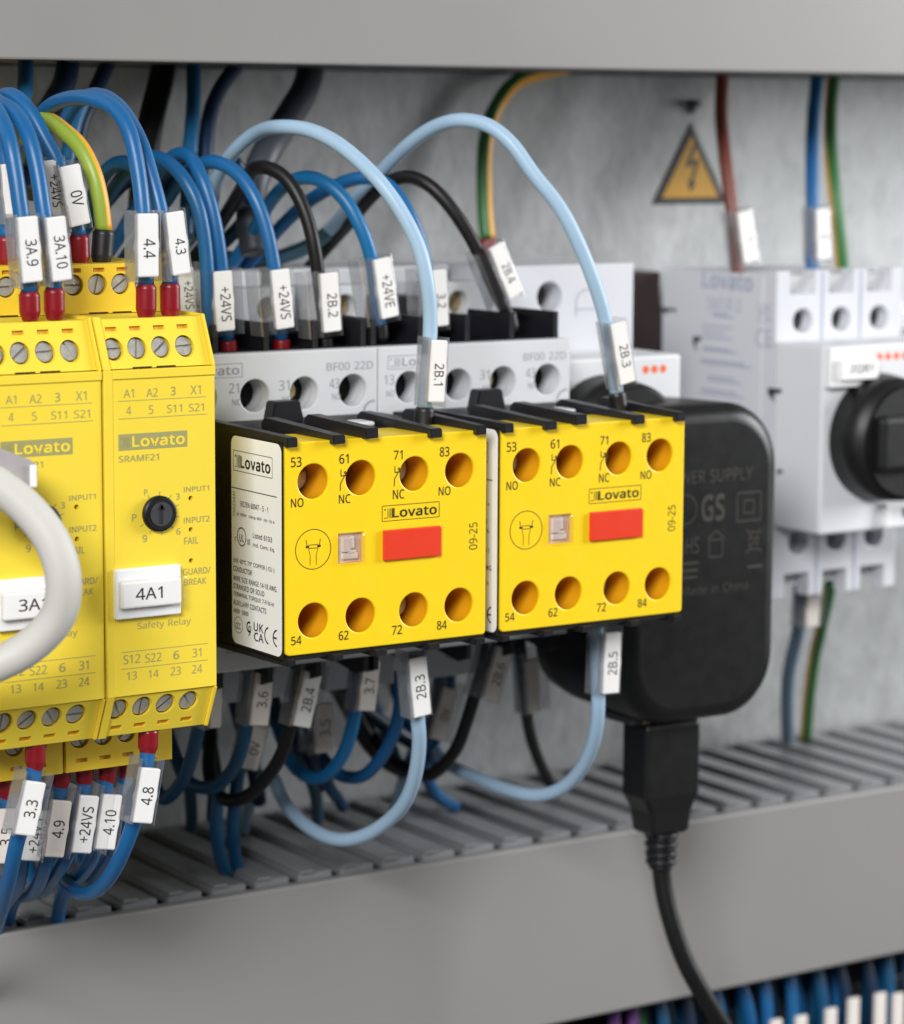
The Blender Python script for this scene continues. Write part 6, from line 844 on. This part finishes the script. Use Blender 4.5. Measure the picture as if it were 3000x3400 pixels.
p.text('POWER SUPPLY', O, u, v, 95.2, 117.9, -9.9, -7.3, 0.0)
p.text('GS', O, u, v, 104.8, 110.9, -17.9, -12.3, 0.03)
p.frame(O, u, v, 114.0, 120.2, -18.4, -12.6, 0.28); p.frame(O, u, v, 115.8, 118.4, -16.8, -14.2, 0.28)
p.arc(O, u, v, (100.6, -15), 3.0, 3.0, 0.3)
p.text('RoHS', O, u, v, 97.5, 104.4, -24.2, -20.8, 0.01)
for xa, xb, z in ((99.5, 104.4, -26), (99.8, 104.2, -27.5), (100, 104, -28.9), (117.0, 121, -28)): p.line(O, u, v, (xa, z), (xb, z), 0.5)
p.line(O, u, v, (106.5, -21.6), (108.7, -19.8), 0.3); p.line(O, u, v, (108.7, -19.8), (110.9, -21.6), 0.3); p.frame(O, u, v, 107.0, 110.4, -25.2, -21.7, 0.28)
p.frame(O, u, v, 117.4, 119.6, -24.4, -20.9, 0.28); p.line(O, u, v, (116.6, -25.2), (120.6, -20.2), 0.28); p.line(O, u, v, (116.6, -20.2), (120.6, -25.2), 0.28)
p.text('Made in China', O, u, v, 100.2, 117.2, -32.6, -30.7, 0.0)
p.build('printed_marking', 'ink_gold', t)
b = B(); b.box(94.5, 116.5, 33, 47, -60.2, -58.5, 0.3); b.build('port_frame', 'dark_grey', t)
b = B(); b.box(97.2, 105.5, 32.85, 33.02, -60.05, -59.5); b.build('port_shell', 'brass_zinc', t)

t = thing('usb_cable', (104, 38, -90), 'black cable with boxy plug hanging from the power adapter over the lower trunking', 'cable')
b = B(); xc = 104.2
def ring(y0, y1, x0, x1, z): return [(x0, y0, z), (x1, y0, z), (x1, y1, z), (x0, y1, z)]
prof = [(97.2, 111.0, 31.5, 39.7, -60.4), (97.0, 111.2, 31.3, 39.9, -61.2), (97.0, 111.2, 31.3, 39.9, -75.6), (98.8, 109.6, 31.6, 39.6, -79.0), (99.4, 109.0, 31.8, 39.4, -83.4), (99.9, 108.4, 32.2, 39.0, -83.9)]
rs = [[b.bm.verts.new((x, y, z)) for x, y in rrect(x0, x1, y0, y1, 1.0, 4)] for x0, x1, y0, y1, z in prof]
b.bm.faces.new(rs[0]); b.bm.faces.new(rs[-1][::-1])
for a, c in zip(rs, rs[1:]):
    for i in range(len(a)):
        b.bm.faces.new([a[i], a[(i+1) % len(a)], c[(i+1) % len(a)], c[i]])
bmesh.ops.recalc_face_normals(b.bm, faces=b.bm.faces[:])
pl = b.build('plug_body', 'black_adapter', t)
b = B()
for k in range(6): b.box(97.15, 97.4, 32.4, 38.8, -64-k*1.9, -63.2-k*1.9, 0.05, 1)
b.build('grip_ridges', 'black_plastic', pl)
b = B()
for k, z in enumerate((-84.6, -86.6, -88.6, -90.3)):
    b.cyl((xc, 35.3, z), (0, 0, -1), 3.55-0.12*k, 1.15, 28, bev=0.25); b.cyl((xc, 35.3, z-1.0), (0, 0, -1), 2.8-0.1*k, 1.0, 24)
b.build('strain_relief', 'black_plastic', t)
b = B(); b.tube([(xc, 35.3, -90.5), (xc+0.3, 35, -95), (xc+1.2, 33.5, -102), (xc+3.6, 31.5, -111), (xc+8.0, 30, -119.5), (xc+15.5, 29.5, -131), (xc+21, 30, -142)], 1.95, 18); b.build('cord', 'black_adapter', t)

# ------------------------------------------------------------------ warning sign and screw on the panel
t = thing('warning_sign', (171.2, 116.9, 42), 'yellow triangular lightning bolt warning sticker on the steel panel', 'warning sign')
tri = lambda s: [(171.2+(x-171.2)*s, 116.7, 48.2+(z-48.2)*s) for x, z in ((160.0, 41.9), (182.4, 41.9), (171.2, 61.0))]
b = B(); b.prism([(p[0]+1.4, p[1], p[2]+0.8) for p in tri(1.0)], (0, 0, 0), (0, 0.25, 0)); b.build('rim', 'brown_dark', t)
b = B(); O = Vector((1.4, 116.66, 0.8)); b.fan(O, X, ZV, [(p[0], p[2]) for p in tri(0.985)]); b.build('border', 'ink_black', t)
b = B(); O = Vector((1.4, 116.62, 0.8)); b.fan(O, X, ZV, [(p[0], p[2]) for p in tri(0.76)]); b.build('field', 'sign_yellow', t)
b = B(); O = Vector((1.4, 116.58, 0.8))
b.line(O, X, ZV, (172.2, 55.8), (170.1, 50.9), 1.0); O = Vector((1.4, 116.57, 0.8)); b.line(O, X, ZV, (169.8, 51.0), (173.2, 52.2), 0.8)
O = Vector((1.4, 116.56, 0.8)); b.line(O, X, ZV, (173.1, 52.4), (171.5, 47.2), 0.9); O = Vector((1.4, 116.55, 0.8)); b.fan(O, X, ZV, [(170.3, 47.6), (171.0, 44.6), (172.7, 46.9)]); b.build('lightning_bolt', 'ink_black', t)
b = B(); b.cyl((172.4, 115.5, 66.4), (0, -1, 0), 1.0, 2.4, 20).box(171.9, 172.9, 115.6, 116.9, 64.2, 66.0, 0.2); o = b.build('panel_screw', 'dark_grey', None, (172.4, 116.9, 66))
o['label'] = 'small dark screw head on the steel panel above the warning sticker'; o['category'] = 'screw'

# ------------------------------------------------------------------ thick grey cable in front of the left relay
t = thing('data_cable', (-66, -14, -22), 'thick light grey cable looping in front of the left yellow relay', 'cable')
b = B(); b.tube([(-150, 20, 4), (-100, -2, 7), (-75, -10, 7)]+CABLE+[(-80, -9, -26), (-105, 4, -30), (-150, 30, -36)], 2.85, 24); b.build('sheath', 'cable_grey', t)
b = B(); b.prism([(-70, -10.5, 13.4), (-57.3, -10.5, 8.1), (-56.6, -10.5, 7.0), (-57.0, -10.5, 4.3), (-58.0, -10.5, 3.4), (-70, -10.5, 9.0)], (0, 0, 0), (0, 5.5, 0), bev=0.5); cl = b.build('cable_boot', 'boot_plastic', t)
b = B(); b.box(-58.4, -57.2, -11.0, -10.55, 4.0, 7.6, 0.2); b.build('boot_edge', 'white_part', cl)
b = B(); b.prism([(-70, -9.5, 11.2), (-60.5, -9.5, 6.4), (-60.3, -9.5, 5.0), (-70, -9.5, 7.4)], (0, 0, 0), (0, 3, 0), bev=0.4); b.build('plug_core', 'dark_grey', cl)

# ------------------------------------------------------------------ wires
def marker(parent, A, Bp, txt, rd, wd, tone, path):
    A, Bp = Vector(A), Vector(Bp); a = (Bp-A).normalized(); Ln = (Bp-A).length; C_ = (A+Bp)/2
    n = (NY-a*NY.dot(a)).normalized(); w = n.cross(a).normalized()
    P = lambda q: C_+w*q[0]+n*q[1]+a*q[2]
    hw, hl = wd/2, Ln/2
    near = [p for p in spline(path, 1.0) if abs((p-C_).dot(a)) < hl] or [C_]
    hit = max([(p-C_).dot(n)+1.45 for p in near if abs((p-C_).dot(w)) < hw+1.2] or [-9])
    if hit > -0.85: C_ = C_+n*(hit+0.9)+Vector((-0.6, 0, 0.2))*(hit+0.9)
    us = [(p-C_).dot(w) for p in near]; vs_ = [(p-C_).dot(n) for p in near]
    ul = max(-hw-3.4, min(-hw-0.35, min(us)-1.55)); uh = min(hw+3.0, max(hw+0.25, max(us)+1.5)); vl = max(-4.2, min(-1.6, min(vs_)-1.5))
    s = B(); sec = rrect(ul, uh, vl, 0.75, 0.6, 3); n_ = len(sec)
    l0, l1 = (-hl-0.5, hl+0.9) if rd == 'd' else (-hl-1.6, hl+0.3)
    ra = [s.bm.verts.new(P((x, y, l0))) for x, y in sec]; rb = [s.bm.verts.new(P((x, y, l1))) for x, y in sec]
    for i in range(n_): f = s.bm.faces.new([ra[i], ra[(i+1) % n_], rb[(i+1) % n_], rb[i]]); mid_ = (sec[i][1]+sec[(i+1) % n_][1])/2; f.material_index = 0 if mid_ > 0.70 else 1
    sec2 = [(-hw-0.15, -2.25), (-hw-0.12, 0.7)]                               # inner web between wire channel and card pocket
    wf = s.bm.faces.new([s.bm.verts.new(P(q)) for q in ((sec2[0][0]-0.2, vl+0.05, l0), (sec2[1][0]-0.2, 0.7, l0), (sec2[1][0]-0.2, 0.7, l1), (sec2[0][0]-0.2, vl+0.05, l1))])
    wf.material_index = 1
    sl = s.build('marker_sleeve', ['clear_sleeve', 'clear_edge'], parent)
    c = B(); ol = [(-hw, -hl), (hw-0.05, -hl), (hw-0.05, -hl*0.25), (hw+0.12, 0), (hw-0.05, hl*0.3), (hw-0.05, hl), (-hw, hl), (-hw, hl*0.35), (-hw-0.28, hl*0.1), (-hw, -hl*0.2)]
    c.prism([P((x, 0.5, z)) for x, z in ol], (0, 0, 0), -n*1.3, bev=0.18); c.build('marker_card', tone, sl)
    if txt:
        g = B(); vs, fs, bb = glyphs(txt, 0.004)
        th = wd*0.56; asp = (bb[1]-bb[0])/0.73; tl = min(th*asp*0.95, Ln*0.86)
        O = P((0, 0.54, 0))
        if rd == 'd': g.text(txt, O, a, w, -tl/2+Ln*0.05, tl/2+Ln*0.05, -th/2+0.15, th/2+0.15, 0.004)
        else: g.text(txt, O, -a, -w, -tl/2, tl/2, -th/2, th/2, 0.004)
        g.build('marker_text', 'ink_black', sl)
STR = {'wire_earth': (['wire_green', 'wire_yellow'], (3, 4, 5)), 'wire_earth_panel': (['wire_green', 'wire_yellow'], (10, 11, 12, 13)), 'wire_earth_light': (['wire_lime', 'wire_yellow'], (3, 4, 5))}
for (label, m, r, pts, fer, card, grp, kind) in WIRES:
    pts = [Vector(p) for p in pts]
    if grp and grp.startswith('wires hanging') and pts[-1].y > 36:             # tails run on into the slotted trunking
        e = pts[-1]
        pts += [e+Vector((3, 12, 4)), e+Vector((4.5, 22, 13))] if e.z > -80 else [e+Vector((2.5, 9, -7)), Vector((e.x+4, min(e.y+15, 106), -97))]
    elif grp and grp.startswith('blue control wires'):
        e = pts[0]; pts = [Vector((e.x-3, max(78, e.y+18), 76)), e+Vector((-1, (78-e.y)*0.45, 3))]+pts if e.z > 60 and e.y < 40 else pts
    elif grp and (grp.startswith('wires rising') or grp.startswith('light blue')) and pts[0].y > 60:
        e = pts[0]; pts = [e+Vector((-6, 14, -16)), e+Vector((-2, 6, -6))]+pts
    if grp and grp.startswith('light blue') and pts[-1].y > 60:
        e = pts[-1]; pts += [e+Vector((2, 10, -4)), Vector((e.x+5, 104, -95))]
    t = thing(kind, pts[-1], label, 'wire', grp)
    ms, st = STR.get(m, ([m], None))
    b = B(); b.tube(pts, r, 14, stripe=st, wob=0.10); b.build('insulation', ms, t)
    if fer:
        col, fr, p, q = fer; p, q = Vector(p), Vector(q); ax = q-p
        b = B(); ln = ax.length; k = lambda s: fr*(0.86 if s < 0.06 else (1.0 if s < 0.72 else 1.0-0.28*(s-0.72)/0.28))
        b.tube([p, p.lerp(q, .5), q], fr, 20, rad=k, step=0.25); b.build('ferrule', col, t)
    if card:
        tone = 'white_card' if (card[3] == 'd' or card[2] in ('2B.3', '2B.5', '4.8', '3.3', '2B.4', '+24VS', '4.10')) else 'beige_card'
        marker(t, card[0], card[1], card[2], card[3], card[4], tone, pts)

# ------------------------------------------------------------------ row of wires below the lower trunking
b = B(); b.box(60, 330, 84, 114, -230, -146, 0.5)  # dark row put in so the space behind the wires stays black
for k in range(46): b.box(62+5.8*k, 66.6+5.8*k, 82.5, 83.9, -228, -147.5, 0.3, 1)
o = b.build('terminal_row', 'dark_grey', None, (195, 114, -230)); o['label'] = 'dark terminal row added to blacken the gap under the lower trunking beneath the blue wires'; o['category'] = 'terminal row'
def low_wire(x, y, lean, m, has, lab, grp, zc):
    t = thing('control_wire', (x+lean, y+8, -165), lab, 'wire', grp)
    b = B(); b.tube([(x, y+6, -128), (x+lean*0.3, y+1, -136), (x+lean*0.7, y, -148), (x+lean, y+6, -165)], 1.45, 12); b.build('insulation', m, t)
    if has:
        c = B(); cx = x+lean*0.5+1.0; c.box(cx-1.6, cx+1.6, y-2.6, y-1.5, zc-12, zc-1.2, 0.2); c.build('marker_card', 'beige_card', t)
cols = ['wire_blue', 'wire_blue_dark', 'wire_blue', 'wire_navy', 'wire_blue_dark', 'wire_blue', 'wire_navy']
rr = random.Random(3)
for i in range(23):
    has = i in (8, 10, 12, 14, 16, 18, 20, 22)
    low_wire(132+i*3.75+rr.uniform(-.6, .6), 70+(i % 2)*6+rr.uniform(-1, 1), rr.uniform(-1, 7), cols[rr.randrange(7)], has,
             'blue wire with white marker card below the lower trunking at the lower right' if has else 'plain blue wire packed below the lower trunking at the lower right',
             'blue wires with cards below the lower trunking' if has else 'plain blue wires below the lower trunking', -141.2-rr.uniform(0, 2.5))
for i in range(12):
    low_wire(134+i*7.3, 80, rr.uniform(0, 6), ['wire_navy', 'wire_blue_dark'][i % 2], False, 'dark blue wire in the back layer below the lower trunking', 'back layer of wires below the lower trunking', -140)
low_wire(121.8, 72, -4, 'wire_violet', False, 'violet wire below the lower trunking, left one of two', None, 0)
low_wire(126.5, 71, -4.5, 'wire_violet', False, 'violet wire below the lower trunking beside the green one', None, 0)
low_wire(129.6, 74, -1, 'wire_green', False, 'green wire beside the violet wires below the lower trunking', None, 0)
